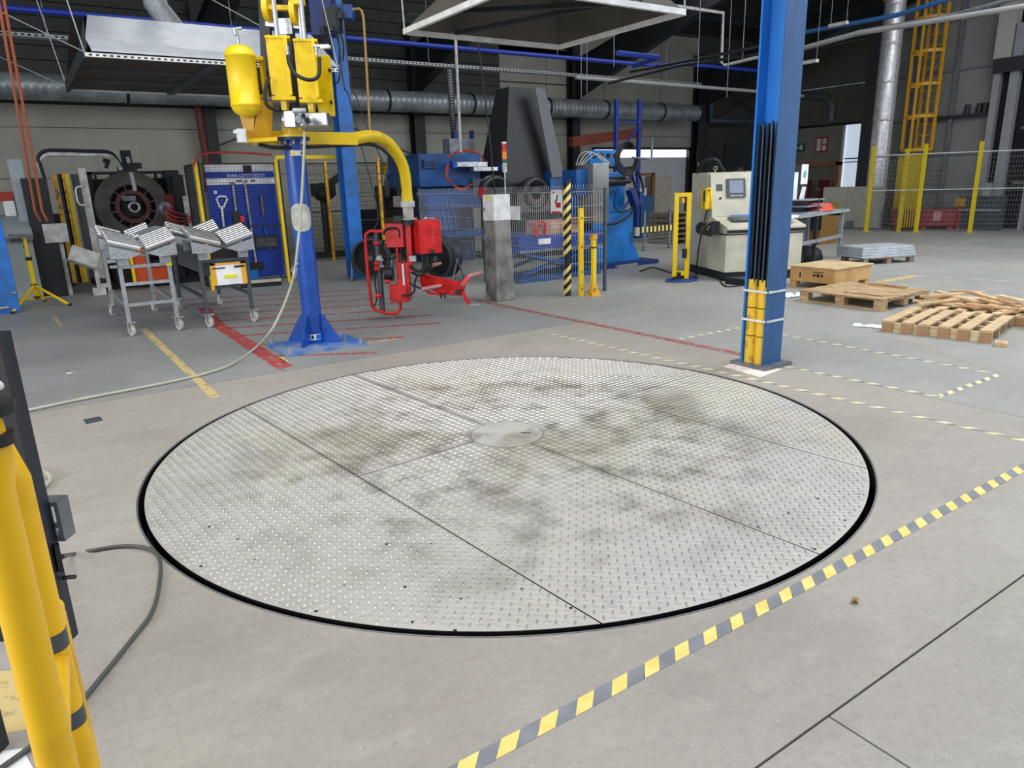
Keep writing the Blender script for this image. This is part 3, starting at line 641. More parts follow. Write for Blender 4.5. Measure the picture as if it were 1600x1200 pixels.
# aluminium chimney, ladder
t = thing('chimney_pipe', 'tall crinkled aluminium clad pipe left of the yellow ladder', 'pipe', (20.9, 11.9, 0))
AL = mat('aluminium_foil', 'd2d2d0', .32, .5, 'bababa', 12, bump=.4, bscale=25)
z = 0.; k = 0
while z < 7.5:
    b = MB(); b.lathe((20.95, 11.9, z), (0, 0, 1), [(.26, 0), (.275, .03), (.268, .1), (.272, .5), (.268, .95), (.262, 1.0)], 18); b.build('jacket_section', AL, t); z += 1.0
LY = mat('ladder_yellow', 'd19a1e', .5)
t = thing('caged_ladder', 'yellow caged safety ladder on the grey enclosure wall', 'ladder', (22.3, 11.2, 2))
LU = 22.2
for v in (11.55, 11.1): b = MB(); b.box(LU-.03, LU+.03, v-.03, v+.03, 2.1, 8); b.build('stile', LY, t)
z = 2.3
p = onU(1352, 320, 24.0)
ck = thing('column', 'dark steel column between the bright window and the chimney pipe', 'column', (24, p.y, 0)); MB().box(23.85, 24.15, p.y-.22, p.y+.22, 0, onU(1352, 105, 24.0).z).build('shaft', mat('column_grey', '44494c', .5), ck)
while z < 7.9: MB().cyl((LU, 11.1, z), (LU, 11.55, z), .018, 8).build('rung', LY, t); z += .3
hoop = lambda z: [(LU, 11.6, z)]+[(LU-.35-.38*math.sin(PI*i/8), 11.32+.42*math.cos(PI*i/8), z) for i in range(9)]+[(LU, 11.04, z)]
for z in (2.2, 3.1, 3.95, 4.8, 5.65, 6.5, 7.3):
    b = MB(); h_ = hoop(z)
    for i in range(len(h_)-1): b.bar(h_[i], h_[i+1], .012, .08)
    b.build('cage_hoop', LY, t)
for i in (1, 3, 5, 7, 9):
    x, y, _ = hoop(0)[i]; MB().box(x-.012, x+.012, y-.035, y+.035, 2.2, 7.9).build('cage_bar', LY, t)
b = MB(); p = onU(1455, 240, 21.8); q = onU(1430, 372, 21.8); b.box(21.75, 21.8, q.y-.05+.1, q.y+.75, 0.05, 2.1)
b.solo('ladder_guard', mat('guard_yellow', 'c9b02a', .5), 'yellow sheet metal guard below the caged ladder', 'guard')
# ============================================================ BIG BLUE COLUMN (right)
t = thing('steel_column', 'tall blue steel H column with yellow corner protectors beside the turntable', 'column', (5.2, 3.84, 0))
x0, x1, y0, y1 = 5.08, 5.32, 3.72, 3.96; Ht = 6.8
b = MB(); b.box(x0, x1, y0, y0+.018, .03, Ht); b.box(x0, x1, y1-.018, y1, .03, Ht); b.box(x0+.105, x1-.105, y0+.018, y1-.018, .03, Ht); b.m = [1]*6+[0]*12; b.build('shaft', [mat('column_blue', '1f76cc', .42, 0, '2064ad', 3, stretch=(3, 3, .6), thr=(.38, .6)), mat('column_blue_shaded', '2a5f98', .5, 0, '2c547e', 3, stretch=(3, 3, .6), thr=(.35, .65))], t)  # near flange gets a darker blue: its shaded side is put into the colour
MB().box(x0-.06, x1+.07, y0-.07, y1+.06, 0, .03).build('base_plate', GRY, t)
for i, (yy, zt) in enumerate(((3.79, .72), (3.892, .70))):
    for k in range(3): MB().cyl((x0+.045, yy-.02*k*0, .03+k*.245), (x0+.045, yy, .03+k*.245+.235), .05, 14).build('protector_sleeve', mat('sleeve_yellow', 'e2ba30', .5, 0, 'a88a34', 12, thr=(.34, .44)), t)
b = MB()
for z in (.40, .65): b.box(x0-.006, x0, y0-.006, y1+.006, z, z+.018); b.box(x0-.006, x1+.006, y0-.006, y0, z, z+.018); b.box(x1, x1+.006, y0-.006, y1, z, z+.018)
b.build('strap', WHT, t)
c = thing('cable_bundle', 'bundle of black cables running down inside the big blue column', 'cable bundle', (5.1, 3.84, .7))
for k in range(14):
    yy = 3.748+.0138*k; xx = x0+.012+.022*(k % 3); w = .006*math.sin(k*2.1)
    b = MB(); b.tube([(xx, yy, .7), (xx+w, yy, 1.2), (xx-w, yy+.004, 1.8), (xx, yy, 1.96+.01*(k*5 % 7))], .0105, 7); b.build('cable', BLR, c)
b = MB()
for k in (1, 5): b.tube([(x0-.004, 3.76+.02*k, .74), (x0-.004, 3.765+.02*k, 2.0)], .006, 7)
b.build('conduit', DGY, c)
solo_tube('conduit', [(x0+.07, 3.76, 2.0), (x0+.07, 3.76, 2.62), (x0+.05, 3.76, 2.7), (x0+.04, 3.76, 2.72)], .009, mat('rusty_pipe', '8a6248', .6), 'thin rusty conduit on the upper part of the big blue column', 'conduit', 8)
b = MB(); P = [fl(1130, 573), fl(1152, 566), fl(1222, 577), fl(1188, 590)]; b.prism([p+Vector((0, 0, .001)) for p in P], (0, 0, .002)); b.solo('floor_card', mat('worn_card', 'e0ccb0', .7, 0, 'f0ece4', 18), 'worn paper card taped to the floor at the column foot', 'card')
# ============================================================ BLUE LIFTING POLE WITH YELLOW MANIPULATOR
PX, PY = 2.4, 7.38
m_ = thing('lifting_manipulator', 'blue pole with yellow pneumatic lifting manipulator on top', 'manipulator', (PX, PY, 0))
MB().box(1.97, 2.82, 6.96, 7.68, 0, .028).build('base_plate', mat('blue_plate_dusty', '3f6cb4', .45, 0, '7f93ab', 4, thr=(.4, .6)), m_)
b = MB(); b.cyl((PX, PY, .028), (PX, PY, 2.1), .1, 32); b.build('column', BLU, m_)
for a in (45, 135, 225, 315):
    d = Vector((math.cos(math.radians(a)), math.sin(math.radians(a)), 0)); n2 = Vector((-d.y, d.x, 0))*.008; o = Vector((PX, PY, .028))
    poly = [o+d*.09-n2, o+d*.3-n2, o+d*.3+Vector((0, 0, .02))-n2, o+d*.13+Vector((0, 0, .3))-n2, o+d*.09+Vector((0, 0, .3))-n2]
    MB().prism(poly, n2*2).build('gusset', BLU, m_)
for x, y in ((2.02, 7.01), (2.77, 7.01), (2.02, 7.63), (2.77, 7.63), (2.7, 7.3)):
    b = MB(); b.cyl((x, y, .028), (x, y, .06), .016, 6, 0, None, False); b.cyl((x, y, .06), (x, y, .085), .008, 6); b.build('anchor_bolt', GAL, m_)
b = MB(); b.cyl((PX, PY, 2.07), (PX, PY, 2.1), .16, 32); b.build('flange', NAV, m_)
b = MB()
for k in range(10): a = 2*PI*k/10; b.cyl((PX+.135*math.cos(a), PY+.135*math.sin(a), 2.03), (PX+.135*math.cos(a), PY+.135*math.sin(a), 2.12), .012, 6, 0, None, False)
b.build('flange_bolt', GAL, m_)
# white oval pad and stickers on the pole front
camdir = Vector((-PX, -PY, 0)).normalized(); side = Vector((-camdir.y, camdir.x, 0))
def on_pole(name, px, py, w, h, m, ro=.104, oval=False):
    ctr = at(px, py, dep((PX, PY))-.1); z = ctr.z; oval = oval and 2.6
    a0 = math.atan2(camdir.y, camdir.x); off = (ctr-Vector((PX, PY, 0))).dot(side)/ro; b = MB(); n = 10; half = w/2/ro
    rows = 22; vs = []
    for r_ in range(rows+1):
        zz = z-h/2+h*r_/rows; f = max(.02, (1-abs(2*r_/rows-1)**oval))**(1/oval) if oval else 1
        for i in range(n+1):
            an = a0+off+half*f*(2*i/n-1); vs.append((PX+ro*math.cos(an), PY+ro*math.sin(an), zz))
    b.add(vs, [(r_*(n+1)+i, r_*(n+1)+i+1, (r_+1)*(n+1)+i+1, (r_+1)*(n+1)+i) for r_ in range(rows) for i in range(n)], 0, True)
    return b.build(name, m, m_)
on_pole('pad', 470, 340, .235, .275, WHD, .108, True)
on_pole('warning_sticker', 464, 239, .12, .05, PAP, .1015)
on_pole('hazard_triangle', 458, 240, .035, .035, YEL, .1025)
on_pole('round_mark', 473, 239, .03, .03, DGY, .1025, True)
on_pole('instruction_sticker', 494, 527, .12, .06, PAP, .1015)
on_pole('instruction_panel', 499, 527, .065, .05, BLP, .1025)
on_pole('round_mark', 488.5, 527, .03, .04, BLK, .1028, True)
D0 = dep((PX, PY)); top = Vector((PX, PY, 2.1))
b = MB(); b.cyl(top, top+Vector((0, 0, .12)), .1, 24); b.cyl(top, top+Vector((0, 0, .02)), .17, 24); b.build('turret', YEL, m_)
# beam and arm
A0 = at(398, 214, D0-.1); A0.z = 2.16; B0 = at(555, 214, 8.05)
B0.z = at(555, 214.5, 8.05).z
zb = (at(470, 214, D0).z)
A0.z = B0.z = zb
top_dir = (B0-A0)
b = MB(); b.bar(A0, B0, .12, .125); b.build('beam', YEL, m_, .004)
arm = smooth([B0-(B0-A0).normalized()*.05, at(580, 213, 8.3), at(602, 220, 8.5), at(620, 240, 8.65), at(632, 268, 8.75), at(637, 318, 8.8)], 6)
b = MB(); b.tube(arm, .064, 20); b.build('arm_tube', YEL, m_)
b = MB(); b.tube(smooth([at(405, 226, D0-.15), at(440, 231, 7.3), at(540, 227, 8), at(580, 226, 8.3), at(603, 238, 8.4), at(618, 262, 8.5), at(626, 300, 8.6)]), .018, 8); b.build('air_hose', BLR, m_)
ae = at(637, 318, 8.8)
b = MB(); b.cyl(ae+Vector((0, 0, .03)), ae+Vector((0, 0, -.04)), .085, 20); b.cyl(ae+Vector((0, 0, -.04)), ae+Vector((0, 0, -.17)), .065, 20); b.cyl(ae+Vector((0, 0, -.17)), ae+Vector((0, 0, -.19)), .1, 20); b.build('swivel', WHD, m_)
# left bracket
d1_, dz = 7.15, 0
b = MB(); b.bar(at(386, 221, d1_), at(432, 218, d1_+.1), .2, .035); b.build('bracket_arm', YEL, m_)
b = MB(); n3 = CF*.02; P = [at(393, 218, 7.1), at(424, 218, 7.2), at(426, 160, 7.2), at(407, 155, 7.1)]; b.prism(P, n3); P = [at(371, 168, 7.1), at(384, 172, 7.1), at(398, 150, 7.1), at(396, 215, 7.1), at(386, 222, 7.1)]; b.prism(P, n3)
b.build('bracket_plate', mat('yellow_ochre', 'cf9a06', .45), m_)
b = MB(); b.cbox(at(377, 212, 7.0), .07, .07, .12); b.cbox(at(374, 206, 7.0), .1, .05, .03); b.build('connector', WHT, m_)
# tank
ta, tb = at(374, 80, 7.05), at(392, 168, 7.05); tb = Vector((ta.x, ta.y, tb.z)); r_ = .132; hh = ta.z-tb.z
b = MB(); b.lathe(tb, (0, 0, 1), [(.001, -.08), (.06, -.072), (.105, -.045), (.128, -.01), (r_, .01), (r_+.003, .012), (r_+.003, .03), (r_, .032), (r_, hh-.05), (r_+.003, hh-.048), (r_+.003, hh-.03), (r_, hh-.028), (.125, hh), (.09, hh+.035), (.04, hh+.05), (.001, hh+.052)], 28)
tk = b.build('air_tank', YEL, m_)
b = MB(); b.cyl((ta.x, ta.y, ta.z+.04), (ta.x, ta.y, ta.z+.13), .016, 10); b.cyl((ta.x-.01, ta.y, ta.z+.13), (ta.x-.02, ta.y, ta.z+.19), .022, 10); b.cyl((ta.x-.02, ta.y, ta.z+.18), (ta.x+.04, ta.y-.02, ta.z+.19), .014, 8); b.build('valve', SIL, tk)
b = MB(); b.bar(at(393, 93, 7.2), at(412, 91, 7.2), .05, .03); b.bar(at(398, 152, 7.2), at(415, 150, 7.2), .05, .03); b.bar(at(408, 90, 7.25), at(416, 152, 7.25), .08, .03, 0, CR); b.build('tank_bracket', YEL, m_)
b = MB(); b.tube(smooth([at(398, 98, 7.1), at(400, 110, 7.1), at(405, 125, 7.1), at(404, 145, 7.1)]), .014, 8); b.build('tank_hose', BLR, m_)
# two lift cylinders
rzc = math.atan2(CR.y, CR.x)
for (xa, ya, xb, yb, dd) in ((434, 61, 442, 154, 7.2), (477, 66, 487, 158, 7.25)):
    a = at(xa, ya, dd); c = at(xb, yb, dd); c = Vector((a.x, a.y, c.z)); h = a.z-c.z; mid = (a+c)/2
    b = MB(); b.cbox(mid, .15, .15, h, 0, rzc+.25)
    for dx in (-.082, -.06, .082): b.cbox(mid+CR*dx-Vector((0, 0, 0))-CF*.05, .03, .06, h-.02, 0, rzc+.25)
    cy_ = b.build('lift_cylinder', YEL, m_, .006)
    b = MB(); b.cbox(Vector((a.x, a.y, a.z+.005)), .22, .17, .02, 0, rzc+.25); b.build('end_cap', YEL, cy_); b = MB(); b.cbox(Vector((a.x, a.y, c.z-.005)), .21, .17, .03, 0, rzc+.25)
    for s_ in (-.08, .08): b2 = MB(); b2.cyl(a+CR*s_, a+CR*s_+Vector((0, 0, .04)), .02, 8, 0, .003); b2.build('cone_nut', YEL, cy_)
    b.cbox(Vector((a.x, a.y, c.z-.06)), .05, .08, .09, 0, rzc); b.build('end_cap', YEL, cy_)
    b = MB(); b.cyl(a, a+Vector((0, 0, 1.1)), .022, 14); b.build('piston_rod', CHR, cy_)
a = at(472, 64, 7.35); MB().cyl(a, a+Vector((0, 0, 1.1)), .018, 12).build('guide_rod', CHR, m_)
b = MB(); b.cbox(at(507, 135, 7.6), .16, .05, .56, 0, rzc); cb_ = b.build('control_box', YEL, m_, .006)
b = MB(); b.cbox(at(515, 110, 7.55), .015, .06, .03, 0, rzc); b.cbox(at(517.5, 160, 7.55), .015, .06, .03, 0, rzc); b.build('hinge', BLK, cb_)
pv = at(480, 188, 7.25)
b = MB(); b.cbox(pv, .42, .13, .12, 0, rzc); b.cyl(pv-CR*.22, pv-CR*.1-CF*.0, .07, 16); b.cbox(at(455, 187, 7.15), .11, .1, .15, 0, rzc); b.build('drive_cylinder', SIL, m_, .01)
b = MB(); b.cyl(at(467, 186, 7.02), at(467, 186, 7.12), .035, 14); b.cyl(at(458, 173, 7.1), at(478, 173, 7.1), .025, 10); b.cyl(at(478, 196, 7.0), at(478, 182, 7.05), .028, 10); b.build('regulator', GAL, m_)
b = MB(); b.cyl(at(474, 181, 6.99), at(474, 181, 7.03), .022, 14); b.cyl(at(480, 188, 6.97), at(480, 188, 7.02), .026, 14); b.build('knob', BLK, m_)
b = MB(); b.bar(at(411, -60, 7.55), at(418, 112, 7.55), .07, .1, 0, CR); b.bar(at(444, -60, 7.6), at(455, 60, 7.6), .1, .06, 0, CR); b.bar(at(452, 60, 7.6), at(463, 180, 7.6), .09, .06, 0, CR); b.build('mast', BLK, m_)
b = MB(); b.cbox(at(446, 41, 7.4), .12, .02, .135, 0, rzc); b.bar(at(416, 37, 7.45), at(470, 41, 7.45), .05, .05); b.build('plate', SIL, m_)
b = MB(); b.bar(at(420, 12, 7.35), at(463, 13, 7.35), .07, .04); b.build('yoke', YEL, m_); b = MB(); b.bar(at(425, -40, 7.35), at(466, -40, 7.35), .1, .1); b.cbox(at(467, 1, 7.3), .09, .09, .07, 0, rzc); b.build('yoke', YEL, m_)
for x, y in ((419, 15), (461, 20)): b = MB(); p = at(x, y, 7.4); b.cyl(p-CF*.02-CR*.025, p-CF*.02+CR*.025, .11, 18); b.build('pulley', YEL, m_)
b = MB(); b.tube(smooth([at(450, 87, 7.05), at(452, 100, 7.0), at(461, 115, 6.95), at(478, 124, 6.95), at(493, 123, 7.0), at(499, 112, 7.05), at(499, 90, 7.1)]), .017, 10); b.build('loop_hose', BLR, m_)
b = MB(); b.tube(smooth([at(420, 120, 7.05), at(414, 145, 7.0), at(418, 165, 7.0), at(436, 173, 7.05)]), .018, 8); b.build('rear_hose', BLR, m_)
b = MB(); b.cyl(at(449, 72, 7.1), at(450, 86, 7.1), .016, 8); b.cyl(at(490, 72, 7.15), at(517, 74, 7.15), .018, 8); b.cbox(at(508, 73, 7.15), .08, .05, .035, 0, rzc); b.cyl(at(494, 74, 7.1), at(495, 86, 7.1), .014, 8); b.build('fitting', SIL, m_)
# air hose from the manipulator to the floor
pts = [at(476, 205, 7.05), at(474, 260, 7.05), at(470, 330, 7.05), at(465, 385, 7.0), at(460, 425, 7.0), at(452, 455, 7.0), at(438, 490, 7.0), at(420, 522, 6.95)]
g_ = [fl(395, 547, .02), fl(362, 569, .017), fl(320, 584, .015), fl(250, 600, .015), fl(140, 621, .015), fl(30, 644, .015), fl(-60, 662, .015)]
solo_tube('air_hose', smooth(pts+g_, 6), [.0135]*(6*(len(pts+g_)-1)+1), HOS, 'pale grey air hose from the yellow manipulator across the floor to the left', 'hose', 10)
b = MB(); b.cyl(at(462, 418, 6.97), at(459, 434, 6.97), .022, 10); b.tube([at(466, 411, 6.96), at(455, 422, 6.96), at(461, 430, 6.96)], .008, 6); b.solo('hose_clamp', GAL, 'wire clamp on the pale air hose in front of the pole', 'clamp')
# ============================================================ RED GRIPPER
def G_(x, y, d=8.8): return at(x, y, d)
gb = G_(640, 485); g = thing('gripper_unit', 'red pneumatic reel gripper hanging from the yellow arm', 'gripper', (gb.x, gb.y, .1))
b = MB(); b.bar(G_(638, 343), G_(642, 425), .1, .06, 0, CR); b.build('spine', RED, g)
b = MB(); b.cyl(ae+Vector((0, 0, -.19)), ae+Vector((0, 0, -.25)), .09, 16); b.cbox(G_(621, 342, 8.7), .09, .07, .07, 0, rzc); b.build('neck', DRK, g)
def gbox(nm, xa, ya, xb, yb, d, dep_, m, rot=0., bev=.004):
    a = G_(xa, ya, d); c = G_(xb, yb, d); w = (c-a).dot(CR)/(CR-CR*0).length; h = abs(a.z-c.z); mid = (a+c)/2+CF*dep_/2
    mid.z = (a.z+c.z)/2; b = MB(); b.cbox(mid, abs(w), dep_, h, 0, rzc+rot); return b.build(nm, m, g, bev)
o1 = gbox('valve_box', 602, 350, 632, 386, 8.75, .16, RED, -.1)
o2 = gbox('control_box', 645, 345, 683, 396, 8.65, .3, RED, .45)
b = MB(); b.cyl(G_(676, 393, 8.6), G_(676, 393, 8.7), .025, 14); b.build('knob', BLK, o2)
b = MB()
for k in range(4): b.cyl(G_(676, 358+6*k, 8.55), G_(676, 358+6*k, 8.6), .006, 6)
b.build('screw', GAL, o2)
b = MB()
P = [G_(660, 343, 8.75), G_(666, 338, 8.7), G_(668, 341, 8.7), G_(676, 339, 8.7), G_(683, 343, 8.75), G_(680, 346, 8.8), G_(664, 346, 8.8)]
b.prism(P, CF*.12); b.solo('paper', PAP, 'crumpled white paper lying on the red control box', 'paper')
# handle frame
hf = [G_(571, 380), G_(571.5, 366), G_(578, 361), G_(600, 361.5), G_(612, 362), G_(619, 367), G_(620, 380), G_(622, 420), G_(625, 470), G_(626, 482), G_(619, 490), G_(605, 490), G_(586, 484), G_(581, 478), G_(576, 440), G_(571, 380)]
b = MB(); b.tube(hf, .02, 10, 0, False); b.build('handle_frame', RED, g)
b = MB(); b.cyl(G_(588, 364, 8.85), G_(598, 486, 8.85), .034, 14); b.build('grip_pole', DGY, g)
b = MB()
for y in (404, 414): b.cyl(G_(589, y, 8.84), G_(597, y, 8.84), .046, 12)
b.bar(G_(587, 405, 8.8), G_(599, 406, 8.8), .03, .02); b.bar(G_(587, 415, 8.8), G_(600, 416, 8.8), .03, .02); b.build('clamp', GAL, g)
for x, y in ((584, 380), (585, 412), (585, 420), (587, 462), (602, 440)):
    b = MB(); p = G_(x, y, 8.75); b.cyl(p, p+CR*.05, .028, 12); b.cyl(p+CR*.05, p+CR*.07, .018, 10); b.build('lever', RED, g)
b = MB(); b.tube(smooth([G_(587, 400, 8.8), G_(586, 440, 8.8), G_(589, 465, 8.8), G_(584, 480, 8.8)]), .01, 6); b.tube(smooth([G_(625, 372, 8.75), G_(622, 358, 8.75), G_(605, 358, 8.75), G_(600, 366, 8.8)]), .016, 8)
b.tube(smooth([G_(626, 385, 8.8), G_(630, 402, 8.8), G_(645, 410, 8.8)]), .014, 8); b.tube(smooth([G_(668, 400, 8.7), G_(666, 415, 8.7), G_(655, 424, 8.7), G_(640, 416, 8.75)]), .02, 8); b.tube(smooth([G_(674, 400, 8.75), G_(672, 418, 8.75), G_(656, 430, 8.75), G_(643, 425, 8.8)]), .018, 8)
b.tube(smooth([G_(640, 441, 8.7), G_(648, 450, 8.7), G_(643, 460, 8.7), G_(628, 462, 8.7)]), .012, 8); b.tube(smooth([G_(652, 430, 8.75), G_(648, 445, 8.75), G_(660, 452, 8.75)]), .012, 8)
b.tube(smooth([G_(600, 375, 8.8), G_(596, 395, 8.85), G_(610, 404, 8.8), G_(622, 398, 8.8)]), .015, 8); b.build('hose', BLR, g)
b = MB(); p = G_(608, 428, 8.85); b.cyl(p-CR*.05, p+CR*.05, .085, 16); b.cbox(G_(633, 398, 8.9), .1, .1, .12, 0, rzc); b.build('motor', BLK, g)
b = MB(); b.cbox(G_(645, 404, 8.7), .08, .08, .06, 0, rzc); b.build('bearing_block', WHD, g)
gbox('lower_block', 621, 411, 641, 470, 8.75, .14, RED, 0)
gbox('foot_block', 608, 446, 637, 472, 8.72, .1, RED, 0)
gbox('white_strip', 628, 413, 632.5, 447, 8.72, .01, WHT, 0, 0)
# lower arm with forks
b = MB(); a, c = G_(655, 434, 8.9), G_(724, 450, 8.55); 
P = [G_(655, 428, 8.9), G_(668, 428, 8.95), G_(727, 442, 8.5), G_(723, 461, 8.5), G_(695, 459, 8.7), G_(658, 447, 8.9)]; b.prism(P, CF*.12); b.build('arm', RED, g)
b = MB(); b.cyl(G_(715, 456, 8.44), G_(715, 456, 8.56), .032, 14); b.build('knob', BLK, g)
for P in ([G_(722, 446, 8.5), G_(733, 432, 8.5)], [G_(722, 455, 8.5), G_(733, 475, 8.5)]):
    b = MB(); b.bar(P[0], P[1], .05, .05, 0, CF); b.build('fork', RED, g)
for P in ([G_(732, 432, 8.5), G_(754, 425, 8.5)], [G_(660, 452, 8.7), G_(690, 446, 8.6)], [G_(671, 416, 9.2), G_(690, 411, 9.2)]):
    b = MB(); b.tube([P[0], P[0].lerp(P[1], .9), P[1]], [.028, .022, .012], 10); b.build('fork_tip', mat('worn_pink_steel', 'c08a84', .5, .3), g)
b = MB(); b.bar(G_(732, 475, 8.5), G_(752, 476, 8.5), .05, .01); b.build('toe_plate', GAL, g)
b = MB(); b.tube([G_(663, 452, 8.8), G_(672, 458, 8.8), G_(694, 460, 8.8)], .018, 8); b.build('stay', RED, g)
b = MB()
for x in (689, 695): b.cyl(G_(x, 458, 8.65), G_(x+.5, 466, 8.65), .012, 8)
b.build('pin', DRK, g)
# ============================================================ ROLLER TROLLEYS
ROL = mat('roller_steel', 'd2d4d5', .25, .75)
def caster(t, x, y, z, r=.075, brake=True, rot=.0):
    b = MB(); ax = Vector((math.cos(rot), math.sin(rot), 0)); c = Vector((x, y, z)); off = Vector((-ax.y, ax.x, 0))*-.03
    w = MB(); p = c+off; p.z = r; w.lathe(p-ax*.018, ax, [(.015, -.003), (.028, -.003), (.03, .004), (r-.014, .004), (r-.012, 0), (r, .002), (r, .034), (r-.012, .036), (r-.014, .032), (.03, .032), (.028, .039), (.015, .039)], 20)
    wh = w.build('wheel', [WHD], t)
    for s_ in (-1, 1):
        q = p+ax*s_*.028; b.prism([q+Vector((0, 0, -.0))+off*.4, q-off*.5, Vector((x, y, z+.0))+ax*s_*.028-off*1.0, Vector((x, y, z))+ax*s_*.028+off*1.2], ax*.004)
    b.cbox((x, y, z+.004), .09, .09, .01, 0, rot)
    if brake: b.bar(p+Vector((0, 0, r+.01))+off*1.2, p+Vector((0, 0, r+.02))+off*3.2, .05, .012)
    b.build('caster_fork', GAL, t)
def vbank(t, x0, x1, y0, y1, zo, zi, nm='roller'):
    xm = (x0+x1)/2; nr = max(5, int((y1-y0)/.074))
    for s_ in (-1, 1):
        for k in range(nr):
            y = y0+(y1-y0)*(k+.5)/nr; dz_ = .11*(k/nr)
            b = MB(); b.cyl((xm+s_*.03, y, zi+.0+dz_), (xm+s_*(xm-x0), y, zo+.0+dz_), .034, 12); b.build('roller', ROL, t)
        for y in (y0-.012, y1+.002):
            P = [(xm+s_*.02, y, zi-.05), (xm+s_*(xm-x0), y, zo-.05), (xm+s_*(xm-x0)+s_*.02, y, zo+.03), (xm+s_*(xm-x0), y, zo+.0), (xm+s_*.02, y, zi-.01)]
            if y == y0-.012 or True: MB().prism([P[0], P[1], (P[1][0], y, P[1][2]-.14), (xm+s_*.16, y, zi-.1)], (0, .01, 0)).build('side_plate', GAL, t)
def trolley(loc, m, W, L, label, extra=False):
    t = thing('roller_trolley', label, 'trolley', loc, local=True)
    for x in (0, W):
        for y in (0, L):
            MB().box(x-.022, x+.022, y-.022, y+.022, .165, .95).build('leg', m, t)
            caster(t, x, y, .155, rot=.3 if y == 0 else -.5, brake=(y == 0))
    for z in ((.8, .6, .36) if not extra else (.8,)): MB().box(.022, W-.022, -.02, .02, z-.018, z+.018).build('crossbar', m, t)
    for z in (.8, .93): MB().box(.022, W-.022, L-.02, L+.02, z-.018, z+.018).build('crossbar', m, t)
    for x in (0, W):
        for z in (.93, .36): MB().box(x-.018, x+.018, .022, L-.022, z-.018, z+.018).build('side_rail', m, t)
    vbank(t, -.09, W+.09, -.12, .40, 1.1, 1.0); vbank(t, -.05, W+.05, L-.3, L, 1.12, 1.02)
    for x in (-.02, W-.1): MB().box(x, x+.12, -.06, -.05, .82, 1.0).build('gusset_plate', GAL, t)
    return t
t1 = trolley((.87, 9.36, 0), GAL, .52, 1.75, 'grey steel roller trolley with a yellow tag, left of the two')
b = MB(); b.box(.49, .55, -.03, -.022, .78, .9); b.build('tag', mat('neon_tag', 'e8ee1a', .6), t1)
b = MB(); b.box(-.12, -.03, -.05, .0, .86, .9); b.box(-.1, -.03, -.05, .0, .8, .83); b.build('bracket', GAL, t1)
b = MB(); b.prism([(.4, .7, 1.1), (.75, .9, 1.17), (.6, 1.2, 1.19), (.3, 1.0, 1.12)], (0, 0, .01)); b.build('cover_sheet', mat('pale_sheet', '8f989e', .3), t1)
t2 = trolley((1.72, 9.28, 0), DGY, .54, 1.8, 'dark grey roller trolley carrying a paper sign, right of the two', True)
b = MB(); b.box(.03, .51, .05, 1.7, .62, .64); b.box(.03, .51, .03, .05, .62, .8); b.box(.03, .05, .05, 1.7, .62, .9); b.box(.49, .51, .05, 1.7, .62, .9); b.build('tray', DGY, t2)
sgn = MB().box(.1, .52, -.035, -.028, .5, .77).build('sign_board', PAP, t2)
b = MB(); b.box(.1, .16, -.04, -.0351, .5, .77); b.box(.46, .52, -.04, -.0351, .5, .77); b.box(.1, .52, -.04, -.0351, .745, .77); b.build('yellow_edge', mat('card_orange', 'e8ae2c', .6), sgn)
b = MB(); b.box(.25, .4, -.041, -.0352, .58, .62); b.build('yellow_mark', mat('neon_tag', 'e8ee1a', .6), sgn)
b = MB(); b.box(.12, .27, -.041, -.0402, .7, .715); b.box(.38, .5, -.041, -.0402, .7, .725); b.build('print', BLK, sgn)
# ============================================================ LEFT: blue column, console, tripod
def bluecol(u0, v0, w, d, label, z1=6.6):
    t = thing('steel_column', label, 'column', (u0+w/2, v0+d/2, 0))
    b = MB(); b.box(u0, u0+w, v0, v0+.02, .0, z1); b.box(u0, u0+w, v0+d-.02, v0+d, 0, z1); b.box(u0+w*.45, u0+w*.55, v0+.02, v0+d-.02, 0, z1); b.build('shaft', BLC, t); return t
lc = bluecol(-.47, 12.5, .27, .3, 'blue steel column at the left edge of the picture', 1.85)
b = MB(); b.cyl(fl(-8, 458, .25), Vector((-.22, 12.42, .3)), .018, 8); b.cyl(Vector((-.9, 12.4, .1)), Vector((-.33, 12.42, .1)), .018, 8); b.build('stub_pipe', GAL, lc)
bc = bluecol(4.9, 12.5, .25, .28, 'tall blue steel column behind the blue lifting pole')
h = thing('hoist', 'blue chain hoist and trolley hanging on top of the tall blue column', 'hoist', at(530, 30, dep((4.9, 12.5))-.3))
dh = dep((4.9, 12.5))-.35
b = MB(); b.cbox(at(505, 25, dh), .35, .3, .6, 0, rzc); b.build('bracket', NAV, h)
b = MB(); b.bar(at(515, 18, dh), at(552, 20, dh), .2, .2); b.build('beam', mat('hoist_blue', '1c4d92', .5), h)
b = MB(); b.cbox(at(520, 32, dh-.1), .25, .25, .35, 0, rzc); b.cyl(at(530, 18, dh-.2), at(530, 30, dh-.2), .06, 10); b.build('motor', BLK, h)
b = MB(); b.cbox(at(501, -2, dh), .25, .2, .15, 0, rzc); b.build('cover', RED, h)
for k, (x, y) in enumerate(((505, 60), (509, 70), (500, 90), (527, 50), (520, 55))):
    b = MB(); p = at(x, 40, dh-.25); q = at(x+6+k, 40+y*1.1, dh-.25); b.tube(smooth([p, p.lerp(q, .5)+CR*.05, q]), .014, 6); b.build('cable', BLR, h)
b = MB(); b.tube(smooth([at(515, 50, dh-.4), at(520, 95, dh-.4), at(531, 110, dh-.4), at(528, 128, dh-.4), at(520, 131, dh-.4)]), .012, 6); b.build('loop_cable', BLR, h)
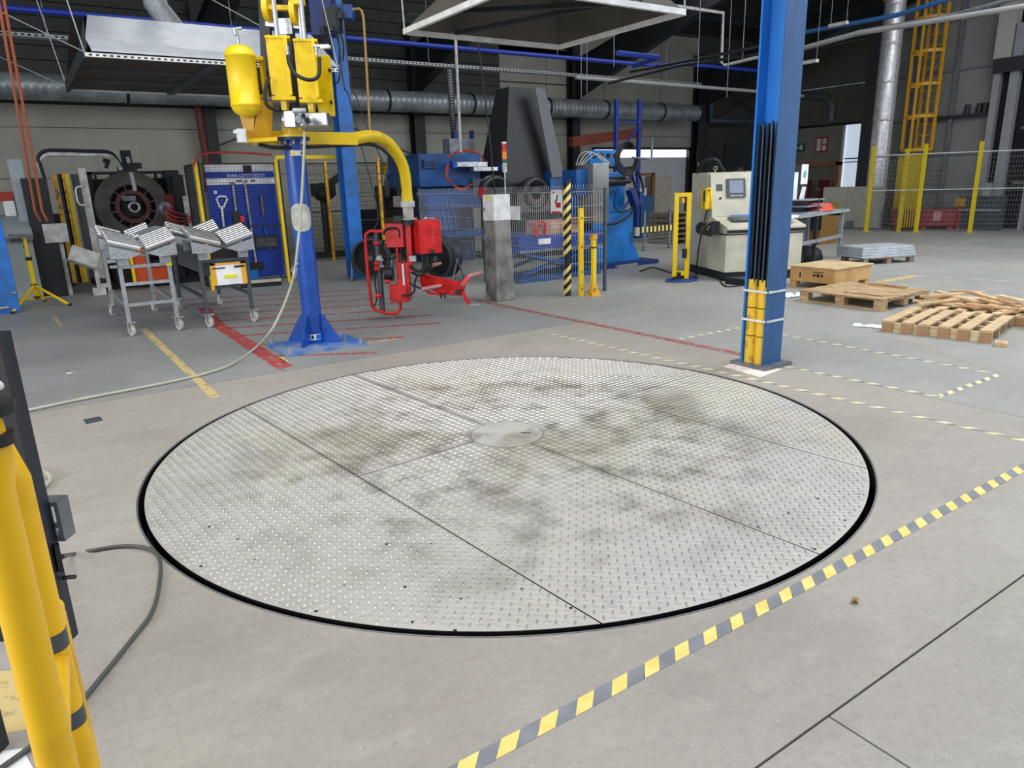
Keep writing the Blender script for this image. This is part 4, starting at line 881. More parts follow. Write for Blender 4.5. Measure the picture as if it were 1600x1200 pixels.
# tripod stand
tp = fl(63, 472); tp = Vector((.03, 13.25, 0)); T_ = thing('tripod_stand', 'yellow telescopic tripod stand in front of the grey console', 'stand', tp)
zt = 1.05
b = MB(); b.cyl(tp+Vector((0, 0, .08)), tp+Vector((0, 0, .7)), .035, 14); b.cyl(tp+Vector((0, 0, .7)), tp+Vector((0, 0, zt)), .024, 12); b.build('pole', YEL, T_)
b = MB()
for z in (.68, .27, .08): b = MB(); b.cyl(tp+Vector((0, 0, z)), tp+Vector((0, 0, z+.05)), .045, 10); b.build('collar', BLK, T_)
for q in (Vector((-.3, 12.42, 0)), fl(109, 478), Vector((.12, 13.55, 0))):
    q = Vector((q.x, q.y, .02)); b = MB(); b.cyl(tp+Vector((0, 0, .3)), q, .022, 10); b.build('leg', YEL, T_)
    b = MB(); b.cyl(tp+Vector((0, 0, .09)), tp.lerp(q, .55)+Vector((0, 0, .13)), .012, 8); b.build('strut', YEL, T_)
    b = MB(); b.cyl(q-Vector((0, 0, .02)), q+Vector((0, 0, .02)), .028, 10); b.build('foot', BLK, T_)
b = MB(); b.bar(tp+Vector((-.2, -.05, zt+.02)), tp+Vector((.12, -.05, zt)), .06, .03); b.build('head', GRY, T_)
# console
cx0, cx1 = onV(18, 440, 13.9).x, onV(66, 450, 13.9).x
c_ = thing('control_console', 'grey slanted control console behind the left blue column', 'console', ((cx0+cx1)/2, 14.1, 0))
b = MB(); b.box(cx0, cx1, 13.9, 14.5, 0, 1.05); b.build('body', mat('console_grey', '8a9290', .5, 0, '7b8381', 2), c_, .01)
b = MB(); b.prism([(cx0-.02, 13.72, 1.02), (cx0-.02, 14.5, 1.32), (cx0-.02, 14.5, 1.05), (cx0-.02, 13.8, .96)], (cx1-cx0+.04, 0, 0)); b.build('sloped_top', mat('console_light', '9aa3a2', .45), c_)
b = MB(); b.box(cx0+.1, cx1-.15, 13.7, 13.74, .94, .99); b.box(cx0+.25, cx1-.1, 13.66, 13.74, .84, .88); b.build('handle', DRK, c_)
xa = onV(19, 290, 14.3).x; b = MB(); b.box(xa, xa+.19, 14.3, 14.45, 1.2, 2.2); b.build('duct_post', mat('post_grey', '9aa3a6', .5), c_)
# ============================================================ WIRE MESH
def wires(p, q, z0, z1, sx, sz, r=.0025, bends=(), nv=None):
    b = MB(); p, q = Vector((p[0], p[1], 0)), Vector((q[0], q[1], 0)); L = (q-p).length; a = (q-p).normalized(); nn = Vector((-a.y, a.x, 0))
    n = int(L/sx); zs_ = [z0]
    for zb_ in bends: zs_ += [zb_-.05, zb_, zb_+.05]
    zs_.append(z1); off = lambda z: .05 if any(abs(z-zb_) < .001 for zb_ in bends) else 0
    for i in range(n+1):
        c = p+a*(L*i/n); b.tube([c+nn*off(z)+Vector((0, 0, z)) for z in zs_], r, 3, 0, False)
    z = z0
    while z <= z1+.001:
        b.tube([p+Vector((0, 0, z)), q+Vector((0, 0, z))], r*1.2, 3, 0, False); z += sz
    return b
# black machine-guard fence with yellow posts on v = 12.9
MBK = mat('mesh_black', '111213', .5)
FV = 12.9
def yv(x, y): return onV(x, y, FV).x
posts = [yv(304, 250), yv(430, 248), yv(531, 250), yv(590, 252)]
labs = ['black mesh guard fence with yellow posts in front of the blue tool board', 'yellow framed gateway behind the blue lifting pole', 'black mesh guard panel between two yellow posts left of the yellow arm']
for i in range(3):
    a, c = posts[i], posts[i+1]
    t = thing('guard_fence', labs[i], 'fence', (a, FV, 0))
    for k, u in enumerate((a, c) if i == 0 else (c,)):
        MB().box(u-.025, u+.025, FV-.03, FV+.02, 0, 2.12).build('post', YELD if i else YEL, t)
        MB().box(u+.03, u+.06, FV-.02, FV+.02, 0.05, 2.1).build('frame_bar', BLK, t)
    if i == 1:
        MB().box(a, c+.1, FV-.03, FV+.02, 2.12, 2.18).build('top_bar', YEL, t)
        b = MB(); b.box(c-.02, c+.02, FV-.06, FV-.03, .9, 1.25); b.build('lock', BLK, t)
    else:
        for z in (.1, 1.02, 2.05): MB().box(a, c, FV-.012, FV+.008, z-.012, z+.012).build('frame_bar', BLK, t)
        wires((a, FV), (c, FV), .1, 2.05, .05, .05, .0022).build('wire_mesh', MBK, t, kind='stuff')
t = thing('guard_fence', 'dark mesh side panel left of the blue tool board', 'fence', (posts[0], 13.4, 0))
a = posts[0]-.05; b = MB(); b.box(a-.02, a, FV, 13.5, .05, .08); b.box(a-.02, a, FV, 13.5, 2.0, 2.05); b.box(a-.02, a, 13.46, 13.5, .0, 2.05); b.build('frame_bar', BLK, t)
wires((a, FV), (a, 13.5), .08, 2.0, .03, .05, .003).build('wire_mesh', MBK, t, kind='stuff')
b = MB(); b.tube(smooth([onV(300, 262, 12.85), onV(312, 243, 12.85), onV(345, 238, 12.85), onV(400, 240, 12.85), onV(425, 242, 12.85)]), .018, 8); b.solo('air_hose', RHS, 'dark red hose draped along the top of the guard fence', 'hose')
# rear fences of the cell
t = thing('guard_fence', 'far black mesh panels with thin yellow posts behind the blue column', 'fence', (6, 16, 0))
for x in (508, 547, 552): u = onV(x, 262, 16.2).x; MB().box(u-.03, u+.03, 16.17, 16.23, 0, 2.2).build('post', YELD, t)
u0, u1 = onV(480, 262, 16.2).x, onV(650, 262, 16.2).x
for z in (.1, 1.1, 2.15): MB().box(u0, u1, 16.19, 16.21, z-.015, z+.015).build('frame_bar', BLK, t)
wires((u0, 16.2), (u1, 16.2), .1, 2.15, .06, .1, .004).build('wire_mesh', MBK, t, kind='stuff')
# ---- blue tool board
BV = 13.08
bx0, bx1 = onV(319, 260, BV).x, onV(426, 260, BV).x
tb_ = thing('tool_board', 'tall blue shadow board with white header behind the mesh fence', 'tool board', ((bx0+bx1)/2, BV, 0))
MB().box(bx0, bx1, BV, BV+.03, .12, 2.05).build('board', mat('board_blue', '0f3fae', .4, 0, '0c338f', 3), tb_)
b = MB(); b.box(bx0, bx1, BV-.003, BV, 1.93, 2.05); b.box(bx0, bx1, BV-.003, BV, 1.72, 1.82); b.build('white_band', PAP, tb_)
b = MB(); b.box(bx0+.05, bx0+.08, BV+.03, BV+.07, 0, 2.05); b.box(bx1-.08, bx1-.05, BV+.03, BV+.07, 0, 2.05); b.build('support', DGY, tb_)
text('RANK CZYSTOŚCI 5S', .066, (bx0+.34, BV-.004, 1.84), (1, 0, 0), PAP, tb_)
b = MB(); b.box(bx0+.62, bx0+.76, BV-.012, BV-.003, 1.9, 2.03); b.build('label_plate', BLK, tb_)
b = MB(); b.box(bx0+.48, bx0+.58, BV-.006, BV-.003, 1.76, 1.79); b.box(bx0+.62, bx0+.66, BV-.006, BV-.003, 1.75, 1.79); b.box(bx0+.72, bx0+.8, BV-.006, BV-.003, 1.76, 1.79); b.build('icon', DGY, tb_)
b = MB(); b.cyl((bx0+.12, BV-.004, 1.6), (bx0+.12, BV, 1.6), .03, 12); b.build('emblem', PAP, tb_)
def bp(x, y, o=.03): p = onV(x, y, BV-o); return p
def stick(nm, x0_, y0_, x1_, y1_, r, m, label, cat, extra=None, grp=None):
    a, c = bp(x0_, y0_), bp(x1_, y1_); t = thing(nm, label, cat, (a.x, a.y, c.z))
    b = MB(); b.cyl(a, c, r, 8); b.build('handle', m, t)
    if extra: extra(t, a, c)
    return t
def shovel(t, a, c, m, w=.16):
    b = MB(); b.prism([c+Vector((-w, 0, 0)), c+Vector((-w*.9, 0, -.25)), c+Vector((-w*.3, 0, -.36)), c+Vector((w*.3, 0, -.36)), c+Vector((w*.9, 0, -.25)), c+Vector((w, 0, 0)), c+Vector((.02, 0, .06))], (0, -.02, 0)); b.build('blade', m, t)
# white shovel silhouette with D grip
a = bp(347, 310); t = thing('white_shovel', 'white D handled shovel hanging at the left of the blue board', 'shovel', (a.x, a.y, .4))
b = MB(); b.tube([bp(344, 325), bp(338, 311), bp(342, 307), bp(352, 307), bp(355, 311), bp(349, 325), bp(344, 325)], .018, 8); b.build('grip', PAP, t)
MB().cyl(bp(346, 322), bp(352, 372), .02, 8).build('handle', PAP, t)
b = MB(); c = bp(356, 385); shovel(t, a, c, PAP, .12)
stick('long_broom', 364, 290, 377, 395, .018, WHD, 'long pale handled broom left of centre on the blue board', 'broom', lambda t, a, c: MB().box(a.x-.03, a.x+.03, a.y-.02, a.y+.02, a.z, a.z+.06).build('hook', GRY, t))
def squee(t, a, c):
    p = onV(425, 432, 12.6); b = MB()
stick('long_broom', 382, 282, 400, 410, .018, WHD, 'longest pale handled brush right of centre on the blue board', 'broom', lambda t, a, c: MB().box(c.x-.12, c.x+.12, c.y-.03, c.y+.03, c.z-.12, c.z).build('bristles', BLR, t))
stick('short_tool', 408, 305, 412, 338, .02, WOD, 'short grey tool hanging at upper right of the blue board', 'tool')
stick('blue_shovel', 381, 362, 391, 422, .014, BLP, 'bright blue shovel with D grip low on the blue board', 'shovel', lambda t, a, c: (shovel(t, a, c+Vector((0, 0, .05)), BLP, .13), MB().tube([a, a+Vector((-.06, 0, .08)), a+Vector((0, 0, .1)), a+Vector((.06, 0, .08)), a], .012, 6).build('grip', BLP, t)))
def hb(t, a, c):
    m_ = bp(416, 377, .05); b = MB(); b.box(m_.x-.2, m_.x+.2, m_.y-.02, m_.y+.03, m_.z-.11, m_.z+.11); b.build('dustpan', DRK, t)
    b = MB()
    for i in range(14): b.box(m_.x-.17+i*.026, m_.x-.158+i*.026, m_.y-.035, m_.y-.02, m_.z-.09, m_.z+.06)
    b.build('bristles', GRY, t, kind='stuff')
stick('hand_brush', 413, 354, 422, 390, .02, BLP, 'blue handled hand brush with grey bristles on the blue board', 'brush', hb)
a = fl(388, 455); q0, q1 = fl(365, 456), fl(446, 445)
t = thing('squeegee', 'long floor squeegee lying in front of the blue tool board', 'squeegee', (a.x, a.y, 0))
b = MB(); b.bar(Vector((2.95, 12.72, .1)), Vector((3.62, 12.6, .1)), .06, .05); b.build('head', mat('squeegee_wood', 'bdb5a6', .6), t)
b = MB(); b.bar(Vector((2.95, 12.72, .04)), Vector((3.62, 12.6, .04)), .02, .08); b.build('blade', BLR, t)
p = onV(370, 340, 12.8); b = MB(); b.cbox(p, .14, .12, .22); t = thing('safety_switch', 'black and red safety switch box on the guard fence', 'switch', p); b.build('housing', BLK, t)
b = MB(); b.cbox(p+Vector((.07, -.05, -.03)), .06, .06, .1); b.build('release', RED, t)
# ============================================================ LEFT DISC MACHINE
DV = 14.9
def dv(x, y, v=DV): return onV(x, y, v)
dc = dv(209, 323, 14.95); dm = thing('disc_machine', 'black framed machine holding a huge dark wheel disc', 'machine', (dc.x, DV+.5, 0))
fx0, fx1 = dv(143, 300).x, dv(262, 300).x; ztp = dv(208, 267).z; zbt = .05
BKM = mat('machine_black', '0f1011', .5)
b = MB(); b.box(fx0, fx1, DV+.42, DV+.5, zbt, ztp-.12); b.build('back_plate', BKM, dm)
b = MB(); b.box(fx0, fx1+.1, DV+.2, DV+.35, ztp-.05, ztp); b.box(fx0, fx0+.07, DV+.2, DV+.35, zbt, ztp); b.box(fx1, fx1+.22, DV-.1, DV+.45, zbt, ztp); b.build('frame', BKM, dm)
b = MB()
for i in range(5): u = fx0+(fx1-fx0)*(i+.5)/5; b.box(u-.02, u+.02, DV+.22, DV+.3, ztp-.16, ztp)
b.build('frame_tab', BKM, dm)
Rr = .62; ax = (0, -1, 0)
b = MB(); b.lathe((dc.x, DV+.25, dc.z), ax, [(.38, 0), (Rr-.02, 0), (Rr, .02), (Rr, .18), (Rr-.02, .2), (.40, .2), (.38, .19), (.38, 0)], 48, 0, False); b.build('wheel_disc', mat('disc_dark', '57544d', .55, 0, '45423c', 5), dm)
b = MB(); b.lathe((dc.x, DV+.18, dc.z), ax, [(.21, 0), (.3, 0), (.31, .06), (.29, .09), (.23, .09), (.21, .05)], 36, 0, False); b.build('inner_ring', mat('rust_ring', '6a3f33', .6, 0, '4b2d26', 8), dm)
for k in range(12):
    an = 2*PI*k/12+.26; d = Vector((math.cos(an), 0, math.sin(an))); c = Vector((dc.x, DV+.08, dc.z)); MB().bar(c+d*.28, c+d*.39, .014, .03, 0, (0, 1, 0)).build('spoke', mat('spoke_grey', '77695c', .5), dm)
b = MB(); b.lathe((dc.x, DV+.1, dc.z-.01), ax, [(.06, 0), (.06, .14), (.085, .16), (.105, .14), (.105, 0)], 28); b.build('hub', SIL, dm)
b = MB(); b.cbox((dc.x, DV+.3, dc.z), .36, .1, .36); b.build('hub_plate', DRK, dm)
b = MB(); b.cbox((dc.x-.05, DV+.1, dc.z+.15), .22, .04, .09); b.build('bracket', GRY, dm)
a, c = dv(199, 245, 14.6), dv(211, 298, 14.6)
b = MB(); b.bar(a, c, .06, .05, 0, (0, 1, 0)); b.build('slide_rail', GAL, dm)
b = MB(); b.bar(dv(195, 235, 14.65), dv(200, 262, 14.65), .16, .12, 0, (0, 1, 0)); b.cbox(dv(198, 262, 14.6), .3, .15, .14); b.cbox(dv(212, 259, 14.6), .18, .1, .1); b.build('slide_head', BKM, dm)
b = MB(); b.bar(dv(168, 252, 14.7), dv(166, 263, 14.7), .06, .06); b.bar(dv(161, 250, 14.7), dv(172, 253, 14.7), .05, .07); b.build('camera_arm', BKM, dm)
# white side post panel and yellow strips
b = MB(); b.bar(dv(127, 263, 14.3), dv(127, 263, 14.3)+Vector((0, 0, -1.9)), .11, .12, 0, (0, 1, 0)); wp = b.build('white_post', WHD, dm)
b = MB(); p = dv(131, 306, 14.2); b.tube(smooth([p+Vector((0, 0, .15)), p+Vector((-.09, -.03, .13)), p+Vector((-.11, -.03, 0)), p+Vector((-.09, -.03, -.13)), p+Vector((0, 0, -.15))]), .014, 8); b.build('handle', WHT, wp)
for k, (x, m) in enumerate(((84, YELD), (92, BLK), (96, YELD), (103, YEL))):
    p = dv(x, 272, 14.55); MB().box(p.x-.03, p.x+.03, 14.5, 14.6, .15, p.z).build('guard_strip', m, dm)
b = MB(); p = dv(112, 272, 14.7); q = dv(127, 272, 14.7); b.box(p.x-.02, q.x, 14.7, 14.72, .15, p.z); b.build('grille_panel', mat('grille_grey', '55585a', .6), dm)
b = MB(); b.box(fx0-.1, fx1+.35, 14.35, 15.4, 0, .1); b.box(fx0+.1, fx1, 14.3, 15.2, .1, .45); b.build('base', BKM, dm)
b = MB(); b.bar(dv(150, 437, 14.25), dv(172, 447, 14.0), .2, .08); b.build('foot_guard', BLK, dm)
# white cable arm in front
pt = [dv(82, 388, 14.2), dv(78, 330, 14.2), dv(72, 290, 14.2), dv(63, 262, 14.2), dv(61, 252, 14.2), dv(72, 242, 14.2), dv(100, 241, 14.2), dv(135, 242, 14.2), dv(168, 243, 14.2), dv(180, 250, 14.3), dv(189, 264, 14.4)]
t = thing('cable_boom', 'white bent pipe arm carrying black cables over the disc machine', 'pipe arm', (pt[0].x, 14.2, 0))
b = MB(); b.tube(smooth(pt, 4), .035, 10); b.build('pipe', WHD, t)
b = MB(); b.tube([p+Vector((0, -.02, .06)) for p in smooth(pt[2:], 4)], .028, 8); b.build('cable_chain', BLR, t)
b = MB(); b.cbox(dv(87, 364, 14.1), .34, .12, .3); b.build('junction_box', WHD, t)
b = MB(); b.box(pt[0].x+.1, pt[0].x+.16, 14.1, 14.16, 0, 1.0); b.build('support', WHD, t)
b = MB(); b.box(pt[0].x-.25, pt[0].x+.1, 14.05, 14.5, 0, 1.9); b.build('rear_cabinet', BKM, t)
p = dv(130, 402, 13.7); t = thing('operator_panel', 'tilted white operator panel in front of the disc machine', 'panel', (p.x, 13.7, 0))
T4 = Matrix.Translation(p) @ Matrix.Rotation(.45, 4, 'Y') @ Matrix.Rotation(-.5, 4, 'X'); b = MB(); b.box(-.2, .22, -.05, .05, -.14, .14, 0, T4); b.build('box', WHD, t, .01)
b = MB(); b.box(p.x+.12, p.x+.18, 13.75, 13.81, .12, p.z-.1); b.box(p.x+.12, p.x+.3, 13.7, 13.85, .12, .18); b.box(p.x+.05, p.x+.24, 13.7, 13.9, 0, .12); b.build('stand', WHD, t)
# blue-orange machine parts right of the disc
t = thing('disc_loader', 'black upright loader with red hoses right of the wheel disc', 'machine', (2.5, 14.7, 0))
p = dv(281, 310, 14.6); b = MB(); b.box(p.x-.09, p.x+.09, 14.5, 14.7, 0, dv(280, 273, 14.6).z); b.build('column', BKM, t)
b = MB(); b.cbox(dv(294, 320, 14.5), .16, .15, .32); b.cbox(dv(298, 345, 14.5), .1, .1, .4); b.build('white_cover', WHD, t)
b = MB(); b.lathe(dv(258, 326, 14.4), (0, -1, 0), [(.1, 0), (.12, .02), (.12, .06), (.06, .08)], 20); b.build('hose_reel', GRY, t)
for k in range(4):
    b = MB(); b.tube(smooth([dv(258, 318+4*k, 14.35), dv(266, 328+7*k, 14.3), dv(282, 334+6*k, 14.3), dv(300, 338+2*k, 14.35), dv(302, 322, 14.45)]), .011, 8); b.build('hose', RHS, t)
b = MB(); b.box(dv(250, 400).x, dv(278, 400).x, 14.2, 14.6, .5, .72); b.box(dv(195, 400).x, dv(215, 400).x, 13.95, 14.15, .12, .9); b.box(dv(200, 400).x, dv(250, 400).x, 14.0, 14.25, .12, .35); b.build('orange_frame', ORA, t)
b = MB(); b.box(dv(270, 330).x-.1, dv(270, 330).x+.1, 14.7, 15.0, 0, 1.6); b.build('red_stand', REDD, t)
b = MB(); b.box(dv(205, 420, 13.9).x, dv(205, 420, 13.9).x+.05, 13.9, 13.94, 0.12, .75); b.build('yellow_bar', YEL, t)
# left red beam & clutter
t = thing('storage_rack', 'orange red rack beam with dark items behind the grey console', 'rack', (-.6, 16.5, 0))
b = MB(); b.box(-2.2, .4, 16.4, 16.5, 1.55, 1.72); b.build('beam', mat('rack_red', 'b03020', .5), t)
b = MB(); b.box(-1.2, -1.1, 16.3, 16.4, 0, 2.1); b.box(.3, .4, 16.4, 16.5, 0, 1.75); b.build('upright', BKM, t)
b = MB(); b.box(-.9, .7, 15.6, 16.3, 0, 1.3); b.build('cabinet', mat('dark_box', '1a1c1e', .6), t)
b = MB(); b.cbox(onV(50, 325, 15.5), .5, .05, .45, 0, .2); b.build('screen', DGY, t)
b = MB(); b.cbox(onV(19, 328, 15.5), .22, .1, .3); b.build('white_box', PAP, t)
# ============================================================ CONCRETE POST, CONTROL BOX, MESH FENCE
cp = thing('concrete_post', 'square grey concrete post carrying a white control box', 'post', (5.53, 8.53, 0))
b = MB(); a0_, a1_ = .155, .128
b.add([(5.53+sx*a, 8.53+sy*a, z) for z, a in ((0, a0_), (1.11, a1_)) for sy in (-1, 1) for sx in (-1, 1)], [(0, 2, 3, 1), (4, 5, 7, 6), (0, 1, 5, 4), (2, 6, 7, 3), (0, 4, 6, 2), (1, 3, 7, 5)]); b.build('shaft', CON, cp, .012)
x_ = thing('control_box', 'white electrical control box on top of the concrete post', 'control box', (5.5, 8.53, 1.11))
b = MB(); b.box(5.39, 5.66, 8.4, 8.68, 1.112, 1.46); b.build('enclosure', WHT, x_, .006)
b = MB(); b.box(5.384, 5.39, 8.41, 8.67, 1.12, 1.45); b.build('door', WHT, x_)
b = MB(); b.box(5.378, 5.384, 8.63, 8.65, 1.24, 1.29); b.build('lock', BLK, x_)
b = MB(); b.cyl((5.38, 8.5, 1.42), (5.384, 8.5, 1.42), .035, 12); b.build('yellow_sticker', mat('neon_tag', 'e8ee1a', .6), x_)
b = MB(); b.cyl((5.62, 8.45, 1.46), (5.62, 8.45, 1.75), .009, 8); b.build('lamp_pole', SIL, x_)
zc = at(784, 275, dep((5.6, 8.45))).z
sl = thing('signal_lamp', 'red and orange signal tower lamp above the concrete post', 'signal lamp', (5.62, 8.45, 1.75))
for z0, h_, m in ((1.75, .12, WHD), (1.87, .05, mat('lamp_green', '1e5a46', .3)), (1.92, .1, mat('lamp_orange', 'f08a1e', .3)), (2.02, .1, mat('lamp_red', 'c8231c', .3)), (2.12, .025, WHT)):
    MB().cyl((5.62, 8.45, z0), (5.62, 8.45, z0+h_), .032, 16).build('lamp_segment', m, sl)
b = MB(); b.cbox(onU(753, 301, 6.3), .02, .17, .17); b.solo('red_plate', mat('plate_red', 'b02a30', .5), 'small red plate on the mesh fence left of the control box', 'plate')
MG = mat('mesh_grey', 'b4b7b7', .45, .1)
FU = 6.4
for k, (v0, v1, lab) in enumerate(((8.15, 10.3, 'grey wire mesh fence panel right of the concrete post'), (10.34, 12.6, 'grey wire mesh fence panel behind the black drum fan'))):
    t = thing('mesh_fence', lab, 'fence', (FU, (v0+v1)/2, 0))
    wires((FU, v0), (FU, v1), .06, 1.55, .05, .2, .0031, (.15, .75, 1.46)).build('wire_mesh', MG, t, kind='stuff')
    MB().box(FU-.02, FU+.02, v1-.02, v1+.02, 0, 1.56).build('post', DGY, t)
t = thing('mesh_fence', 'short grey mesh panel between the hazard post and blue press', 'fence', (6.8, 8.1, 0))
wires((6.47, 8.1), (7.12, 8.1), .06, 1.56, .05, .2, .0031, (.15, .75, 1.46)).build('wire_mesh', MG, t, kind='stuff')
MB().box(7.11, 7.15, 8.08, 8.12, 0, 1.5).build('post', DGY, t)
# hazard post
t = thing('hazard_post', 'dark fence post wrapped in yellow and black striped tape', 'post', (6.43, 8.12, 0))
MB().box(6.41, 6.47, 8.09, 8.15, 0, 1.6).build('post', DRK, t)
b = MB(); z = .0; k = 0
while z < 1.5:
    for s_, u0, v0, u1, v1 in ((0, 6.40, 8.17, 6.40, 8.08), (1, 6.40, 8.08, 6.475, 8.08)):
        if .3 < z < .55: continue
        z0a, z1a = z+.06*s_, z+.06*(s_+1); b.add([(u0, v0, z0a), (u1, v1, z1a), (u1, v1, z1a+.07), (u0, v0, z0a+.07)], [(0, 1, 2, 3)], k % 2)
    z += .07; k += 1
b.build('striped_tape', [TY, BLK], t)
# yellow bollard posts
t = thing('bollard_post', 'flat yellow post with holes right of the striped fence post', 'post', (6.57, 8.0, 0))
b = MB(); b.box(6.54, 6.61, 7.96, 8.0, 0, 1.24); b.build('post', YEL, t)
b = MB()
for z in (1.1, .7, .35, .1): b.cyl((6.575, 7.955, z), (6.575, 7.96, z), .012, 8)
b.build('hole', BLR, t)
t = thing('bollard_post', 'shorter yellow post with a flared foot right of the flat yellow post', 'post', (6.72, 7.88, 0))
b = MB(); b.box(6.69, 6.75, 7.85, 7.9, .18, .8); b.build('post', YEL, t); b = MB(); b.add([(6.64, 7.82, 0), (6.81, 7.82, 0), (6.81, 7.94, 0), (6.64, 7.94, 0), (6.69, 7.85, .18), (6.75, 7.85, .18), (6.75, 7.9, .18), (6.69, 7.9, .18)], [(0, 3, 2, 1), (4, 5, 6, 7), (0, 1, 5, 4), (1, 2, 6, 5), (2, 3, 7, 6), (3, 0, 4, 7)]); b.build('foot', YELD, t)
b = MB(); b.box(6.68, 6.76, 7.84, 7.91, .8, .87); b.build('cap', YELD, t); b = MB(); b.box(6.685, 6.755, 7.845, 7.905, .68, .7); b.build('strap', BLK, t)
# papers on the fence
def fsign(x0_, y0_, x1_, y1_, m, nm, lab, extra=None):
    a, c = onU(x0_, y0_, FU-.02), onU(x1_, y1_, FU-.02); t = thing(nm, lab, 'sign', (FU-.02, (a.y+c.y)/2, c.z))
    MB().box(FU-.026, FU-.02, c.y, a.y, c.z, a.z).build('sheet', m, t)
    if extra: extra(t, a, c)
    return t
fsign(794, 322, 813, 344, PAP, 'paper_notice', 'white paper notice on the mesh fence beside the control box')
def ex(t, a, c):
    h_ = a.z-c.z; w = a.y-c.y; b = MB(); b.box(FU-.03, FU-.026, c.y+.1*w, c.y+.9*w, c.z, c.z+.07*h_); b.box(FU-.03, FU-.026, c.y+.12*w, c.y+.55*w, c.z+.24*h_, c.z+.45*h_); b.box(FU-.03, FU-.026, c.y+.65*w, c.y+.9*w, c.z+.88*h_, c.z+.93*h_); b.build('red_print', mat('print_red', 'c8232c', .6), t)
    b = MB(); b.tube([(FU-.03, c.y+.6*w, c.z+.45*h_), (FU-.03, c.y+.45*w, c.z+.6*h_), (FU-.03, c.y+.38*w, c.z+.78*h_)], .012, 6); b.build('drawing', DGY, t)
fsign(861, 297, 879, 333, PAP, 'warning_poster', 'white poster with red print on the mesh fence by the striped post', ex)
# drum fans
def fan(c, r, th_, lab, rot):
    t = thing('drum_fan', lab, 'fan', (c[0], c[1], 0), local=True, rz=rot); z = r+.07
    b = MB(); b.lathe((0, 0, z), (0, -1, 0), [(r-.03, -th_/2), (r, -th_/2), (r+.012, -th_/2+.01), (r, -th_/2+.02), (r, th_/2-.02), (r+.012, th_/2-.01), (r, th_/2), (r-.03, th_/2), (r-.03, -th_/2)], 36); b.build('drum', mat('fan_grey', '34373a', .5), t)
    b = MB()
    for k in range(8): b.lathe((0, -th_/2, z), (0, -1, 0), [((k+1)*r/9-.003, 0), ((k+1)*r/9-.003, .006), ((k+1)*r/9+.003, .006), ((k+1)*r/9+.003, 0)], 28)
    for k in range(12): an = PI*k/12; b.bar((-r*math.cos(an), -th_/2-.004, z-r*math.sin(an)), (r*math.cos(an), -th_/2-.004, z+r*math.sin(an)), .006, .006)
    b.build('grille', BLK, t, kind='stuff')
    b = MB(); b.cyl((0, th_/2-.02, z), (0, th_/2-.0, z), r-.03, 30); b.build('back_screen', BLR, t)
    b = MB(); b.cyl((0, -th_/2-.012, z), (0, -th_/2, z), .05, 14); b.build('hub', DGY, t)
    for s_ in (-1, 1):
        b = MB(); b.tube([(s_*(r+.02), 0, z), (s_*(r+.02), -.16, .03)], .014, 8); b.tube([(s_*(r+.02), 0, z), (s_*(r+.02), .16, .03)], .014, 8); b.tube([(s_*(r+.02), -.2, .018), (s_*(r+.02), .2, .018)], .016, 8); b.build('stand', GRY, t)
    b = MB(); b.tube([(-.08, 0, z+r), (-.08, 0, z+r+.04), (.08, 0, z+r+.04), (.08, 0, z+r)], .01, 8); b.build('handle', BLK, t)
    return t
fan((5.92, 10.95), .33, .3, 'black drum fan standing in front of the grey mesh fence', -1.2)
fan((5.1, 12.05), .33, .22, 'black drum fan behind the red gripper frame', -.6)
# ============================================================ BLUE MACHINE behind the mesh fence
V1 = 13.5
def m1(x, y, v=V1): return onV(x, y, v)
t = thing('blue_machine', 'large dark blue winding machine behind the grey mesh fence', 'machine', (7.7, 14.2, 0))
a, c = m1(653, 240), m1(752, 290)
b = MB(); b.box(a.x, c.x, V1, V1+1.5, c.z, a.z); hd = b.build('head_box', BLM, t, .02)
b = MB(); p = m1(672, 256, V1-.03); b.cbox(p, .3, .06, .16); b.build('vent_cover', BLM, hd)
b = MB()
for k in range(5): b.cbox(m1(672, 252+2*k, V1-.065), .24, .01, .012)
b.build('vent_slot', BLK, hd)
b = MB(); b.box(a.x-.005, a.x, V1+.5, V1+.8, c.z+.3, c.z+.45); b.build('opening', BLR, hd)
b = MB(); b.box(a.x+.25, c.x-.1, V1+.2, V1+1.2, 0, c.z); b.build('body', mat('machine_blue_dark', '08305c', .5), t)
b = MB(); b.prism([(a.x+.1, V1-.15, 1.32), (c.x+.1, V1-.15, 1.32), (c.x+.1, V1+.3, 1.6), (a.x+.1, V1+.3, 1.6)], (0, .05, -.2)); b.build('shelf', mat('machine_blue_bright', '1458a0', .45), t)
b = MB(); b.box(a.x+.2, c.x+.2, V1-.3, V1+.2, .55, .68); b.box(a.x+.0, a.x+.7, V1-.3, V1+.1, .7, 1.1); b.build('lower_table', BLM, t)
b = MB(); b.box(m1(632, 330).x, m1(650, 330).x, V1+.1, V1+.5, 1.2, 1.42); b.build('white_bucket', WHD, t)
p = m1(735, 257, V1-.2); b = MB(); b.cbox(p, .75, .16, .1); b.cbox(p+Vector((.3, -.05, -.1)), .6, .16, .08); b.build('linear_actuator', SIL, t, .006)
b = MB(); b.cbox(p+Vector((-.42, 0, 0)), .1, .18, .13); b.cbox(p+Vector((.75, -.05, -.08)), .12, .12, .12); b.build('actuator_end', BLU, t)
for k in range(3): b = MB(); b.tube(smooth([m1(701, 255+4*k, V1-.25), m1(697, 265+5*k, V1-.3), m1(704, 285, V1-.3), m1(720, 294+2*k, V1-.28), m1(738, 288, V1-.2)]), .016, 8); b.build('hose', RHS, t)
for k in range(2): b = MB(); b.tube(smooth([m1(699, 247, V1-.25), m1(715, 238-2*k, V1-.3), m1(740, 237-2*k, V1-.3), m1(752, 244, V1-.3), m1(760, 258, V1-.25)]), .016, 8); b.build('hose', RHS, t)
